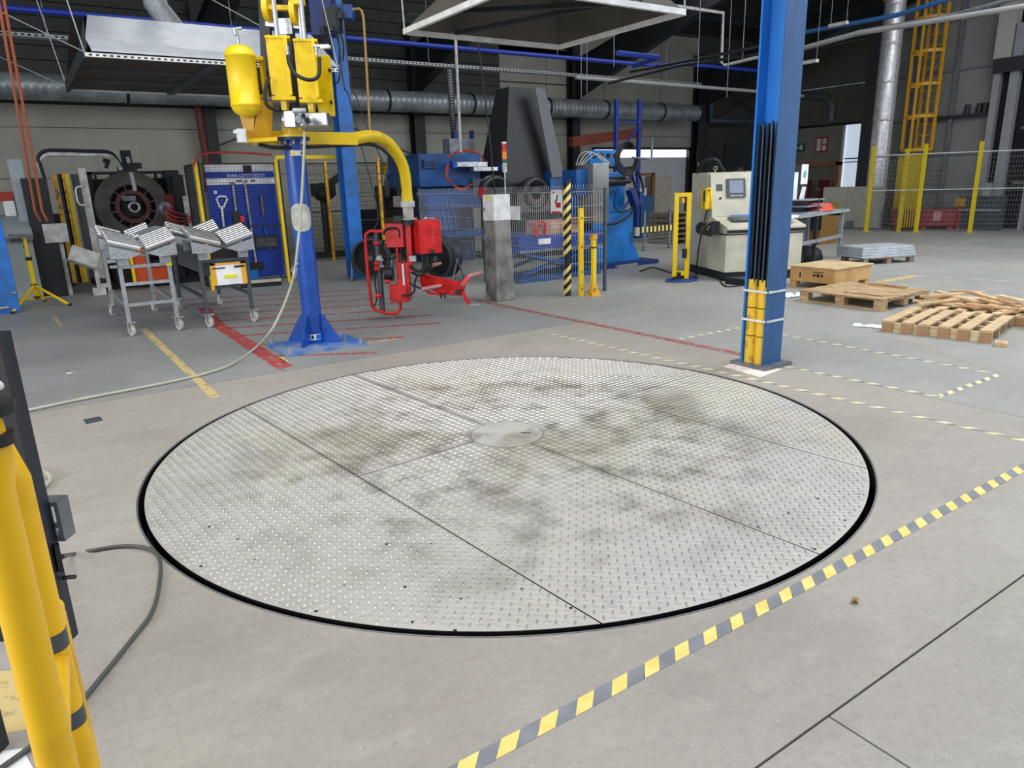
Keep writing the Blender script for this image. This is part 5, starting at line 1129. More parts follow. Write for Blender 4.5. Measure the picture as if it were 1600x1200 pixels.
b = MB(); b.box(m1(736, 300).x, m1(770, 300).x, V1-.1, V1+.3, 1.3, 1.72); b.build('grey_block', DGY, t)
b = MB(); b.box(m1(700, 200).x+.3, m1(760, 200).x, V1+.5, V1+.8, m1(750, 240).z, m1(750, 222).z+.1); b.build('top_unit', GRY, t)
b = MB()
for x in (712, 738): u = onV(x, 200, 14.2).x; b.box(u-.04, u+.04, 14.2, 14.28, a.z, 2.75)
b.build('bracket_post', NAV, t)
for k, x in enumerate((756, 768)):
    b = MB(); b.cyl(m1(x, 200+30*k, V1-.3), m1(x+4, 300, V1-.3), .02, 6); 
# black cone hood with rolls
V2 = 13.0
def m2(x, y, v=V2): return onV(x, y, v)
t = thing('hooded_roller_machine', 'black machine with tall tapering dark hood and heavy rolls', 'machine', (9, 13.6, 0))
zt_, zb_ = m2(830, 134).z, m2(830, 285).z
ta0, ta1, tb0, tb1 = m2(808, 134).x, m2(845, 134).x, m2(789, 285).x, m2(868, 285).x
b = MB(); dpt = 1.1
b.add([(tb0, V2, zb_), (tb1, V2, zb_), (tb1, V2+dpt, zb_), (tb0, V2+dpt, zb_), (ta0, V2+.3, zt_), (ta1, V2+.3, zt_), (ta1, V2+.8, zt_), (ta0, V2+.8, zt_)], [(0, 3, 2, 1), (4, 5, 6, 7), (0, 1, 5, 4), (1, 2, 6, 5), (2, 3, 7, 6), (3, 0, 4, 7)])
b.add([(tb0, V2, zb_), (tb1, V2, zb_), (tb1, V2+dpt, zb_), (tb0, V2+dpt, zb_), (tb0, V2, zb_-.5), (tb1, V2, zb_-.5), (tb1, V2+dpt, zb_-.5), (tb0, V2+dpt, zb_-.5)], [(0, 1, 5, 4), (1, 2, 6, 5), (2, 3, 7, 6), (3, 0, 4, 7)])
b.build('hood', mat('hood_black', '232526', .5, 0, '1f2122', 2, stretch=(3, 3, .5)), t)
b = MB(); P = [m2(836, 136, V2-.1), m2(852, 140, V2-.1), m2(882, 276, V2-.25), m2(863, 277, V2-.25)]; b.prism(P, (0, .05, 0)); b.build('light_panel', mat('panel_mid_grey', '63676a', .45), t)
b = MB(); b.box(tb0+.1, tb1+.9, V2+.1, V2+1.2, .1, zb_-.4); b.box(tb0-.1, tb1+1.0, V2-.0, V2+1.3, 0, .12); b.build('body', mat('soot_black', '141517', .6), t)
for x, r0 in ((776, .36), (838, .34)):
    p = m2(x, 302, V2-.35); b = MB(); b.lathe(p, (0, -1, 0), [(.14, -.2), (r0-.08, -.2), (r0, -.16), (r0, .0), (r0-.03, .03), (r0-.1, .03), (r0-.12, -.02), (.14, -.02), (.14, -.2)], 32); b.cyl(p, p+Vector((0, .4, 0)), .13, 16); b.build('roll', mat('roll_dark', '35383a', .35, .5), t)
b = MB(); b.box(m2(795, 330).x, m2(845, 330).x, V2-.35, V2-.3, 1.0, 1.4); b.build('guard_glass', mat('guard_grey_pink', '5c4a48', .35), t)
b = MB(); b.box(m2(852, 330).x, m2(905, 330).x, V2-.2, V2, 1.15, 1.85); b.build('blue_frame', BLM, t)
# blue lift table
t = thing('lift_table', 'blue scissor lift table loaded with timber blocks behind the fence', 'table', (7.5, 10.1, 0))
b = MB(); b.box(6.62, 8.45, 9.6, 10.5, .5, .76); tp_ = b.build('top', mat('table_blue', '143a8e', .45), t)
b = MB(); b.box(6.62, 8.47, 9.59, 9.6, .5, .54); b.build('edge_strip', GRY, tp_)
b = MB(); b.box(7.0, 7.25, 9.585, 9.6, .62, .71); b.build('nameplate', PAP, tp_)
for y in (9.7, 10.4):
    for s_ in (-1, 1): b = MB(); b.bar((7.5-.75*s_, y+.03*s_, .12), (7.5+.75*s_, y+.03*s_, .48), .04, .09, 0, (0, 1, 0)); b.build('scissor_arm', BLM, t)
b = MB(); b.box(6.65, 8.4, 9.65, 10.45, 0, .1); b.build('base', BLM, t)
n__ = 0
bk = thing('timber_block_stack', 'stack of pinkish timber blocks on the blue lift table', 'timber blocks', (7.6, 9.9, .76))
for r_ in range(3):
    for k in range(8): MB().box(7.12+k*.112, 7.12+k*.112+.105, 9.72, 10.1, .762+r_*.075, .762+r_*.075+.07).build('block', mat('pink_timber', 'c39c88', .65, 0, 'a87f6c', 9), bk)
b = MB(); b.add([(7.75, 9.55, 1.0), (8.3, 9.6, 1.0), (8.2, 10.0, .995), (7.7, 10.0, .995), (7.75, 9.55, 1.005), (8.3, 9.6, 1.005), (8.2, 10.0, 1.0), (7.7, 10.0, 1.0)], [(0, 3, 2, 1), (4, 5, 6, 7), (0, 1, 5, 4), (1, 2, 6, 5), (2, 3, 7, 6), (3, 0, 4, 7)]); b.solo('cardboard_sheet', mat('card', 'c9a06e', .7), 'open cardboard sheet lying on the timber blocks', 'cardboard')
b = MB(); b.box(6.9, 6.98, 9.55, 9.58, .76, .9); b.tube([(7.02, 9.66, .76), (7.0, 9.66, .95), (7.1, 9.66, 1.0), (7.2, 9.66, .95), (7.18, 9.66, .76)], .025, 8); b.solo('red_clamp', RED, 'small red lifting clamp on the blue lift table', 'clamp')
# ============================================================ BLUE PRESS
PV0 = 10.35
def m3(x, y, v=PV0): return onV(x, y, v)
t = thing('hydraulic_press', 'bright blue hydraulic press with hoses and steel control cabinet', 'press', (9.6, 10.8, 0))
xl, xr = m3(925, 300).x, m3(985, 300).x
b = MB(); b.box(xl, xr, PV0, PV0+.9, .08, 1.0); b.box(xl+.05, xr-.05, PV0+.1, PV0+.9, 1.0, 1.75); b.build('body', BLP, t, .01)
b = MB(); a, c = m3(925, 236), m3(967, 258); b.box(a.x, c.x, PV0+.05, PV0+.12, c.z, a.z+.02); hp = b.build('head_plate', BLP, t)
b = MB()
for k in range(4): q = m3(931+11*k, 243); b.cyl((q.x, PV0+.04, q.z), (q.x, PV0+.05, q.z), .05, 14)
b.build('hole', BLR, hp)
b = MB(); b.prism([(xr, PV0+.1, .08), (xr+.38, PV0+.1, .08), (xr+.2, PV0+.1, .4), (xr+.1, PV0+.1, 1.05), (xr, PV0+.1, 1.05)], (0, .05, 0)); b.box(xr+.1, xr+.22, PV0+.15, PV0+.3, .3, 1.0); b.build('gusset', BLP, t)
b = MB(); b.box(xl-.1, xr+.6, PV0-.2, PV0+1.0, 0, .08); b.build('base', NAV, t)
b = MB(); b.bar((xl+.4, PV0-.25, .03), (xr+.75, PV0-.05, .03), .08, .05); b.build('cable_duct', GAL, t)
a, c = onV(918, 256, 10.0), onV(941, 348, 10.0); b = MB(); b.box(a.x, c.x+.02, 9.85, 10.3, c.z, a.z); ccab = b.build('control_cabinet', mat('brushed_steel', '9a9a96', .35, .6, '7d7d7a', 2), t, .006)
b = MB(); b.tube([(a.x+.12, 9.83, 1.15), (a.x+.12, 9.81, 1.22), (a.x+.2, 9.81, 1.22), (a.x+.2, 9.83, 1.15)], .008, 6); b.build('handle', SIL, ccab)
b = MB(); b.box(a.x-.25, a.x, 10.0, 10.4, 1.35, 1.8); b.build('blue_cover', BLM, t)
b = MB(); b.box(a.x+.05, a.x+.2, 10.1, 10.35, .4, c.z); b.build('cabinet_stand', NAV, t)
b = MB(); p, q = m3(938, 285, 10.2), m3(975, 283, 10.2); b.cyl(p, q, .085, 18); b.cyl(q, q+(q-p)*.25, .05, 12); b.cyl(p-(q-p)*.05, p+(q-p)*.12, .12, 18); b.build('cylinder', BLK, t)
for k in range(5):
    r0 = .2+.02*k; cc = m3(980, 248, 10.15-.03*k); b = MB(); b.tube([cc+Vector((r0*math.cos(2*PI*i/24), 0, r0*1.05*math.sin(2*PI*i/24))) for i in range(4-k % 2, 25)], .017, 8); b.build('hose', BLR, t)
for k, (pts) in enumerate((((990, 262), (1000, 275), (1005, 300), (998, 315)), ((985, 262), (992, 290), (1001, 312)), ((962, 300), (960, 322), (972, 332), (985, 326)), ((942, 352), (965, 348), (985, 335), (990, 318)), ((940, 258), (960, 262), (985, 262), (1000, 255)))):
    b = MB(); b.tube(smooth([m3(x, y, 10.2) for x, y in pts]), .022 if k != 2 else .012, 8); b.build('hose', BLR, t)
b = MB(); b.bar(m3(985, 296, 10.2), m3(993, 320, 10.2), .16, .12); b.cbox(m3(1000, 310, 10.2), .1, .1, .25); b.build('valve_block', NAV, t)
b = MB(); b.cyl(m3(988, 246, 10.3), m3(1018, 249, 10.3), .02, 8); b.cyl(m3(1018, 249, 10.3), m3(1019, 215, 10.3), .02, 8); b.build('rail', GRY, t)
for k in range(4):
    b = MB(); b.tube(smooth([m3(900+3*k, 258, 10.1), m3(908+8*k, 240, 10.1), m3(925+6*k, 238+3*k, 10.1), m3(945+3*k, 255, 10.1)]), .007, 6); b.build('cable', WHD, t)
b = MB(); p = m3(995, 362, 10.3); b.cbox(p, .1, .06, .16); b.build('junction_box', CRM, t)
# brown timber frame behind & rear machine
t = thing('timber_portal', 'brown timber door frame standing behind the blue press', 'frame', (15.6, 16.5, 0))
a, c = onV(1010, 270, 16.5), onV(1022, 270, 16.5); b = MB(); b.box(c.x-.06, c.x+.06, 16.5, 16.6, 0, c.z); b.box(a.x-.4, c.x, 16.5, 16.6, c.z-.08, c.z); b.build('frame', mat('brown_timber', '6b4b2c', .6), t)
b = MB(); b.box(c.x+.1, c.x+.9, 16.6, 17.0, 0, c.z-.1); b.build('wrapped_goods', mat('wrap_grey', 'a39c8e', .35, 0, '87806f', 5, stretch=(8, 8, 1)), t)
t = thing('small_blue_machine', 'small blue pump machine far behind the press', 'machine', (14.6, 15.2, 0))
a, c = onV(1002, 300, 15.0), onV(1020, 350, 15.0); b = MB(); b.box(a.x, c.x, 15, 15.4, 0, a.z-.1); b.build('body', mat('pump_blue', '16486e', .5), t); b = MB(); b.cbox((a.x+.15, 15.2, a.z), .25, .25, .2); b.build('motor', WHD, t)
# dark pallets stack
t0 = None
for k in range(6):
    z = .0+k*.13
    t = thing('used_pallet', ['bottom', 'second lowest', 'third lowest', 'third highest', 'second highest', 'top'][k]+' dark wooden pallet in the stack behind the press', 'pallet', (14.0, 13.2, z), 'dark pallet stack')
    for i in range(5): MB().box(13.5, 14.5, 12.75+i*.19, 12.75+i*.19+.14, z+.105, z+.125).build('deck_board', WOD, t)
    for i in range(3): MB().box(13.5+i*.44, 13.62+i*.44, 12.75, 13.65, z+.02, z+.105).build('stringer', WOD, t)
    MB().box(13.5, 14.5, 12.75, 12.85, z, z+.02).build('bottom_board', WOD, t)
t = thing('hazard_board', 'low yellow and black striped board in front of the dark pallets', 'barrier', (12.7, 12.0, .2))
a, c = onV(1003, 380, 12.2), onV(1052, 378, 12.2); b = MB(); n = 16
for i in range(n): b.box(a.x+(c.x-a.x)*i/n, a.x+(c.x-a.x)*(i+1)/n, 12.2, 12.22, .42, .55, i % 2)
b.build('board', [TY, BLK], t)
for u in (a.x+.1, c.x-.1): MB().box(u-.03, u+.03, 12.22, 12.26, 0, .9).build('post', GRY, t)
wires((a.x, 12.18), (c.x, 12.18), .05, .4, .06, .08, .003, ()).build('wire_mesh', MG, t, kind='stuff')
# ============================================================ CREAM CONTROL CABINET
C0 = Vector((9.13, 7.52, 0)); t = thing('control_cabinet', 'large cream machine control desk with screen left of the big column', 'control cabinet', C0, local=True, rz=math.radians(-25))
b = MB(); b.box(.02, 1.3, .02, 1.42, 0, .14); b.build('plinth', BLK, t)
b = MB(); b.box(0, .62, 0, .72, .14, .72); b.build('front_body', CRM, t, .006)
b = MB(); b.box(.63, 1.3, 0, .72, .14, .72); b.build('front_body', CRM, t, .006)
b = MB(); b.prism([(0, -.03, .74), (0, .72, .74), (0, .72, 1.02), (0, -.03, .84)], (1.32, 0, 0)); b.build('desk', CRM, t, .006)
b = MB(); b.box(-.004, 1.33, -.034, -.026, .75, .80); b.box(0, 1.3, 0, .0+.7, .72, .74); b.build('shadow_gap', BLK, t)
b = MB(); b.prism([(0, .55, .98), (0, .78, .98), (0, .78, 1.66), (0, .68, 1.66)], (1.3, 0, 0)); hm = b.build('upper_console', CRM, t, .006)
b = MB(); b.box(0, .64, .79, 1.42, .14, 1.68); b.box(.65, 1.3, .79, 1.42, .14, 1.68); b.build('rear_cabinet', CRM, t, .006)
def con(x, z, w, h_, m, nm, d=.012, par=None):
    y = .55+.13*(z-.98)/.68; T = Matrix.Translation((x, y, z)) @ Matrix.Rotation(-.19, 4, 'X'); b = MB(); b.box(-w/2, w/2, -d, .004, -h_/2, h_/2, 0, T); return b.build(nm, m, par or t)
sc = con(.42, 1.42, .32, .3, DGY, 'screen_frame', .03); con(.42, 1.44, .24, .2, mat('screen_grey', '8b93a3', .2), 'screen', .034, sc); con(.42, 1.3, .22, .02, SIL, 'key_row', .034, sc)
con(.14, 1.44, .1, .1, DGY, 'label'); con(.15, 1.27, .03, .03, BLK, 'knob', .02)
T = Matrix.Translation((.5, .3, .935)) @ Matrix.Rotation(.24, 4, 'X')
b = MB(); b.box(-.3, .28, -.1, .12, 0, .02, 0, T); b.build('keyboard', DGY, t)
b = MB()
for i in range(5):
    for j in range(12): b.box(-.27+j*.043, -.235+j*.043, -.08+i*.036, -.055+i*.036, .02, .028, 0, T)
b.build('keys', GRY, t, kind='stuff')
b = MB(); b.box(-.2, .3, .13, .24, 0, .01, 0, T); b.build('blue_sheet', BLP, t)
b = MB(); b.box(.8, 1.2, .0, .5, .95, .975); b.box(.9, 1.25, .05, .45, .975, .985); b.build('papers', PAP, t)
b = MB(); b.cyl((.2, .95, 1.68), (.2, .95, 1.72), .008, 8); b.tube([(.2+.03*math.cos(a_), .95, 1.745+.03*math.sin(a_)) for a_ in [2*PI*i/12 for i in range(13)]], .008, 6); b.build('lifting_eye', SIL, t)
b = MB(); b.prism([(-.003, .95, 1.16), (-.003, 1.03, 1.16), (-.003, .99, 1.23)], (-.002, 0, 0)); b.build('warning_triangle', YEL, t)
# pendant and bag hanging on the left side
pw = lambda x, y, z: C0+Matrix.Rotation(math.radians(-25), 3, 'Z') @ Vector((x, y, z))
pd_ = thing('teach_pendant', 'yellow handheld control pendant hanging on the cream cabinet side', 'pendant', pw(-.06, .62, 1.27), local=True, rz=math.radians(-25))
b = MB(); b.box(-.05, .05, -.04, .04, -.17, .17); b.build('body', YEL, pd_, .01)
for s_ in (-1, 1): b = MB(); b.tube([(0, s_*.04, .14), (-.02, s_*.17, .14), (-.02, s_*.17, -.15), (0, s_*.04, -.16)], .02, 8); b.build('handle', YEL, pd_)
b = MB(); b.box(-.06, -.05, -.025, .025, -.04, .13); b.build('keypad', DGY, pd_)
b = MB(); b.tube(smooth([(0, 0, -.17), (-.02, .06, -.4), (-.04, .12, -.62), (-.06, .15, -.9), (-.05, .22, -1.22), (.0, .3, -1.24)]), .012, 6); b.build('cable', BLR, pd_)
bg = thing('black_bag', 'black folded bag hanging over the edge of the cream control desk', 'bag', pw(-.1, .2, .78), local=True, rz=math.radians(-25))
b = MB(); b.lathe((-.09, -.1, .03), (0, 1, 0), [(.0, 0), (.09, .01), (.11, .06), (.1, .25), (.11, .4), (.08, .46), (0, .47)], 12); b.build('body', mat('bag_vinyl', '1b1b1d', .25), bg)
b = MB(); b.box(-.12, .02, -.12, -.08, -.05, .16); b.build('flap', mat('bag_vinyl', '1b1b1d', .25), bg)
mo = thing('rear_monitor', 'black monitor standing on top behind the cream cabinet', 'monitor', pw(.72, 1.1, 1.68), local=True, rz=math.radians(-25))
b = MB(); b.box(-.3, .25, -.02, .04, .08, .46); b.build('screen', mat('screen_black', '08090a', .8, spec=.1), mo); b = MB(); b.box(-.05, .05, 0, .06, 0, .14); b.box(-.15, .15, -.08, .1, 0, .02); b.build('foot', BLK, mo)
b = MB(); b.tube(smooth([pw(.0, 1.2, 1.69), pw(-.0, 1.0, 1.85), pw(.15, .85, 1.88), pw(.3, .85, 1.7)]), .03, 8); b.solo('coiled_cable', BLR, 'thick black cable looped on top of the cream cabinet', 'cable')
# light curtain frame
L0 = fl(1066, 438); L0 = Vector((8.86, 8.2, 0)); t = thing('light_curtain_frame', 'yellow light curtain frame standing left of the cream cabinet', 'light curtain', L0, local=True, rz=math.radians(-35))
for x in (-.1, .1): MB().box(x-.035, x+.035, -.03, .03, 0, 1.32).build('post', YEL, t)
MB().box(-.135, .135, -.03, .03, 1.32, 1.38).build('crossbar', YEL, t); MB().box(-.1, .1, -.02, .02, .06, .14).build('crossbar', YEL, t)
b = MB(); b.box(.05, .06, -.035, -.03, .55, .9); b.box(-.06, .0, -.05, .03, .0, .12); b.box(.02, .08, -.06, .0, .35, .5); b.build('bracket', BLK, t)
b = MB(); b.cyl((0, -.02, 1.22), (0, -.02, 1.3), .03, 10); b.build('hook', YELD, t)
for k, m in enumerate((BLU, BLU, BLK)):
    pts = [L0+Vector((-.12+.03*k+(.3-.03*k)*math.cos(2*PI*i/24), -.15+(.2-.02*k)*math.sin(2*PI*i/24), .02+.012*k)) for i in range(25)]
    solo_tube('coiled_cable', pts, .012, m, ['outer blue cable coil on the floor at the yellow frame', 'inner blue cable coil on the floor at the yellow frame', 'black cable coil on the floor at the yellow frame'][k], 'cable', 6)
solo_tube('floor_cable', smooth([fl(1120, 425, .012), fl(1130, 445, .012), fl(1150, 447, .012), fl(1185, 440, .012)]), .01, BLR, 'thin black cable on the floor in front of the cream cabinet', 'cable', 6)
solo_tube('floor_cable', smooth([fl(1000, 424, .012), fl(1020, 418, .012), fl(1045, 425, .012), fl(1056, 428, .012)]), .012, BLR, 'black cable on the floor between press and yellow frame', 'cable', 6)
q = fl(1160, 447); t = thing('door_stop_plate', 'black angled floor bracket in front of the cream cabinet', 'bracket', (8.98, 7.0, 0))
b = MB(); b.prism([(8.95, 7.35, 0), (8.95, 6.85, 0), (8.95, 7.0, .1), (8.95, 7.35, .1)], (.3, -.14, 0)); b.build('plate', BLK, t)
# ============================================================ WORK BENCH at right
B0_ = Vector((11.12, 7.6, 0)); t = thing('work_bench', 'long grey steel work bench right of the big blue column', 'bench', B0_, local=True, rz=math.radians(13.4))
b = MB(); b.box(0, 2.5, 0, .75, .88, .93); b.build('top', mat('bench_top', 'a9b0ae', .4, 0, '8d9492', 5), t)
for x in (.9, 2.25):
    for y in (.05, .7): MB().box(x-.03, x+.03, y-.03, y+.03, 0, .88).build('leg', GAL if x > 2 else DRK, t)
MB().box(0, 2.3, .02, .06, .4, .46).build('rail', GAL, t)
b = MB(); b.box(2.2, 2.3, .1, .7, .82, .88); b.build('bracket', BLK, t)
pb = lambda x, y, z: B0_+Matrix.Rotation(math.radians(13.4), 3, 'Z') @ Vector((x, y, z))
nb = thing('notice_board', 'black notice board with white papers standing on the bench', 'notice board', pb(.98, .5, .93), local=True, rz=math.radians(13.4))
b = MB(); b.box(-.3, .55, 0, .03, .1, .85); b.box(-.25, -.2, 0, .03, 0, .1); b.box(.45, .5, 0, .03, 0, .1); b.build('board', mat('board_black', '26272a', .5), nb)
b = MB(); b.box(.2, .52, -.006, 0, .5, .86); b.box(-.12, .06, -.006, 0, .22, .72); b.add([(.1, -.008, .1), (.36, -.008, .1), (.48, -.008, .45), (.28, -.008, .46)], [(0, 1, 2, 3)]); b.build('paper', PAP, nb)
b = MB(); b.cyl((.36, -.012, .68), (.36, -.006, .68), .07, 10); b.build('chart', mat('chart_teal', '6fb7a4', .6), nb)
og = thing('parts_organiser', 'grey transparent tray organiser on the bench below the notice board', 'tray', pb(1.02, .12, .93), local=True, rz=math.radians(13.4))
for z in (0, .11, .22): MB().box(-.4, .42, 0, .3, z, z+.02).build('shelf', mat('tray_grey', '9b9fae', .35), og)
b = MB(); b.box(.1, .14, -.01, .0, 0, .24); b.box(-.4, .42, .29, .3, .0, .24); b.build('frame', DGY, og)
for k in range(3):
    pts = [pb(1.62+.06*k+(.34-.06*k)*math.cos(2*PI*i/20), .3+(.24-.04*k)*math.sin(2*PI*i/20), .955+.04*k) for i in range(21)]
    solo_tube('hose_coil', pts, .03, mat('coral_hose', 'e0604c', .45), ['bottom coil of coral red hose on the bench', 'middle coil of coral red hose on the bench', 'top coil of coral red hose on the bench'][k], 'hose', 8, 'coral hose coils on the bench')
for k, (x, y, w, h_) in enumerate(((.2, .3, .35, .42), (.65, .35, .3, .36), (1.25, .3, .4, .3), (1.7, .4, .3, .25))):
    c = pb(x, y, 0); b = MB(); w *= .75; pr_ = [(.001, 0), (w*.9, .0), (w, h_*.3), (w*.85, h_*.75), (w*.4, h_), (.001, h_*1.02)]; b.lathe(c, (0, 0, 1), pr_, 10); b.solo('waste_bag', BLR, ['leftmost black bag on the floor under the bench', 'second black bag from the left under the bench', 'third black bag from the left under the bench', 'rightmost black bag under the bench'][k], 'bag')
# ============================================================ CRATE, PALLETS, WOOD
def planks(t, m, x0_, x1_, y0_, y1_, z0_, z1_, n, gap, axis, nm='deck_board', wob=0.):
    for i in range(n):
        if axis == 'x': w = (y1_-y0_+gap)/n; a = y0_+i*w; MB().box(x0_+random.uniform(0, wob), x1_-random.uniform(0, wob), a, a+w-gap, z0_, z1_).build(nm, m, t)
        else: w = (x1_-x0_+gap)/n; a = x0_+i*w; MB().box(a, a+w-gap, y0_+random.uniform(0, wob), y1_-random.uniform(0, wob), z0_, z1_).build(nm, m, t)
PLY = mat('plywood', 'c99f62', .6, 0, 'b58a4e', 3)
t = thing('wooden_crate', 'low closed plywood crate with black stamps behind the flat pallet', 'crate', (9.85, 6.15, 0))
MB().box(9.4, 10.32, 5.8, 6.52, .09, .30).build('box', PLY, t, .003)
MB().box(9.38, 10.34, 5.78, 6.54, .30, .315).build('lid', mat('plywood_top', 'd9c39a', .6, 0, 'c4aa7c', 3), t)
for x in (9.42, 10.22):
    for y in (5.82, 6.42): MB().box(x, x+.1, y, y+.1, 0, .09).build('foot', PLY, t)
b = MB(); b.box(9.394, 9.4, 6.34, 6.36, .15, .22); b.box(9.394, 9.4, 6.1, 6.14, .18, .21); b.box(9.394, 9.4, 5.98, 6.02, .18, .21); b.box(9.394, 9.4, 6.04, 6.08, .17, .22); b.box(9.394, 9.4, 5.98, 6.14, .235, .245); b.build('stamp', BLK, t)
t = thing('flat_pallet', 'large pallet with a closed plank deck beside the big blue column', 'pallet', (8.87, 5.05, 0))
planks(t, WOR, 8.33, 9.42, 4.48, 5.63, .128, .15, 9, .008, 'y', wob=.03)
for x in (8.35, 8.82, 9.3):
    for y in (4.5, 5.0, 5.5): MB().box(x, x+.1, y, y+.12, .022, .105).build('block', WOR, t)
for y in (4.5, 5.0, 5.5): MB().box(8.35, 9.4, y, y+.12, .105, .127).build('stringer_board', WOR, t)
MB().box(8.33, 8.45, 4.48, 5.63, 0, .02).build('bottom_board', WOR, t); MB().box(9.3, 9.42, 4.48, 5.63, 0, .02).build('bottom_board', WOR, t)
MB().box(9.3, 9.36, 4.75, 5.25, .151, .18).solo('loose_batten', WOR, 'loose batten lying on the rear edge of the flat pallet', 'batten')
MB().box(8.5, 8.6, 4.6, 5.1, .151, .165).solo('loose_batten', WOR, 'loose thin board lying near the front of the flat pallet', 'batten')
def slatpal(loc, rz_, lab, W_=.98, L_=1.0, h_=.12, n=6):
    t = thing('slatted_pallet', lab, 'pallet', loc, local=True, rz=rz_)
    w = .105; 
    for i in range(n):
        x = (W_-w)*i/(n-1)+random.uniform(-.012, .012)*(0 < i < n-1); MB().box(x, x+w, 0, L_, h_-.02, h_).build('deck_board', WOO, t)
        MB().box(x, x+w, .0, .02, .0, h_-.021).build('end_block', mat('end_grain', 'b08a60', .7), t)
    for y in (.02, .32, .63, .95): MB().box(0, W_, y, y+.03, 0, h_-.021).build('stringer', WOO, t)
    return t
sp_ = slatpal((7.27, 3.91, 0), math.radians(-78.3), 'pale slatted pine pallet nearest the camera on the right')
sp2 = slatpal((8.33, 4.12, 0), math.radians(-80), 'pale slatted pine pallet under the pile of battens', 1.45, .9, .11, 8)
ang0 = math.radians(-80)
R2 = Matrix.Rotation(ang0, 3, 'Z'); o2_ = Vector((8.33, 4.12, 0))
rnd = random.Random(3); Wm = [WOO, mat('pine_pinkish', 'd9b48c', .65, 0, 'c09468', 5), mat('pine_pale', 'ead2a8', .6, 0, 'd0b080', 4)]
for k in range(34):
    L_ = rnd.uniform(.3, .75); x = rnd.uniform(.15, 1.5); y = rnd.uniform(.08, .8); z = .115+.006+(k//9)*.026+rnd.uniform(0, .004); a_ = rnd.choice([0, .15, -.2, .5, 1.2, 1.5, -.6, 2.6])+rnd.uniform(-.2, .2)
    if k < 3: x, y, L_ = .18+.2*k, .25, .55
    c = o2_+R2 @ Vector((x, y, 0)); T = Matrix.Translation((c.x, c.y, z)) @ Matrix.Rotation(ang0+a_, 4, 'Z') @ Matrix.Rotation(rnd.uniform(-.05, .05), 4, 'Y')
    b = MB(); b.box(-L_/2, L_/2, -.035, .035, 0, .022, 0, T); b.solo('pine_batten', Wm[k % 3], 'loose sawn pine batten in the pile on the rear slatted pallet', 'batten', 'battens piled on the slatted pallet')
p = fl(1569, 541); MB().cbox((p.x, p.y+.03, .02), .13, .1, .038, 0, .4).solo('wood_offcut', WOO, 'small square pine offcut on the floor before the slatted pallet', 'offcut')
def crumple(nm, q, w, d, h_, lab, rot, m=PAP):
    b = MB(); n = 7; p = fl(*q); vs = []
    rn = random.Random(int(q[0]))
    for i in range(n+1):
        for j in range(4): vs.append(p+Matrix.Rotation(rot, 3, 'Z') @ Vector((-w/2+w*i/n+rn.uniform(-.01, .01), -d/2+d*j/3+rn.uniform(-.01, .01), .003+rn.uniform(0, h_)*(1 if 0 < j < 3 else .2))))
    b.add(vs, [(i*4+j, i*4+j+1, (i+1)*4+j+1, (i+1)*4+j) for i in range(n) for j in range(3)]); return b.solo(nm, m, lab, 'wrap')
WRP = mat('plastic_wrap', 'eef0f2', .25)
crumple('plastic_wrap', (1358, 511), .3, .1, .03, 'white plastic scrap on the floor left of the slatted pallet', -1.2, WRP)
crumple('plastic_wrap', (1236, 464), .3, .13, .08, 'crumpled clear plastic on the floor between big column and flat pallet', -.2, WRP)
crumple('dry_leaf', (1337, 941), .035, .02, .012, 'small dry curled leaf on the floor in front of the turntable tape', .4, mat('leaf_brown', 'a08048', .7))
crumple('paper_scrap', (108, 584), .05, .03, .008, 'tiny white scrap on the floor near the left yellow line', .2)
# sawdust
b = MB(); rn = random.Random(5)
for i in range(900):
    x, y = rn.gauss(0, .42), rn.gauss(0, .3); c = Vector((6.75+x*.5+.1*y, 3.1+x*1.0, .0015)); s_ = rn.uniform(.002, .006); a_ = rn.uniform(0, PI)
    b.add([c+Vector((s_*math.cos(a_+q), s_*math.sin(a_+q), 0)) for q in (0, 2.1, 4.2)], [(0, 1, 2)])
b.solo('sawdust', mat('sawdust', 'dcc6a0', .8), 'scattered sawdust on the floor in front of the slatted pallet', 'sawdust', kind='stuff')
# sheet metal stack on pallet
t = thing('flat_pallet', 'dark pallet under the grey sheet stack right of the bench', 'pallet', (12.45, 7.15, 0), local=True, rz=math.radians(-19))
planks(t, WOD, 0, 1.1, 0, .6, .1, .12, 5, .02, 'x')
for x in (0, .5, 1.0):
    for y in (0, .5): MB().box(x, x+.1, y, y+.1, .0, .1).build('block', WOD, t)
st = thing('sheet_stack', 'stack of pale grey sheets lying on the dark pallet', 'sheet stack', (12.45, 7.15, .12), local=True, rz=math.radians(-19))
for k in range(4): MB().box(-.05+.01*k, 1.12-.012*k, 0+.01*k, .62, .002+k*.048, .002+k*.048+.044).build('sheet', mat('sheet_grey', 'b6bcc0', .45, 0, 'a3a9ae', 5), st)
# ============================================================ FENCE AT RIGHT
FY = mat('fence_yellow', 'dcc41e', .45)
fp = [(19.82, 11.42), (20.27, 10.26), (20.92, 9.18), (21.55, 8.05)]
for k in range(3):
    a, c = fp[k], fp[k+1]
    t = thing('mesh_fence', ['grey mesh panel with yellow post in front of the chimney pipe', 'grey mesh panel in front of the grey enclosure wall', 'grey mesh panel at the right edge of the picture'][k], 'fence', (*a, 0))
    MB().box(a[0]-.04, a[0]+.04, a[1]-.04, a[1]+.04, 0, 2.3).build('post', FY, t)
    MB().box(a[0]-.07, a[0]+.07, a[1]-.07, a[1]+.07, 0, .015).build('foot_plate', FY, t)
    for z in (1.12, 2.05): b = MB(); b.bar((a[0], a[1], z), (c[0], c[1], z), .02, .025); b.build('frame_bar', MG, t)
    wires(a, c, .1, 2.05, .06, .12, .0035).build('wire_mesh', mat('mesh_far', '7f8484', .5), t, kind='stuff')
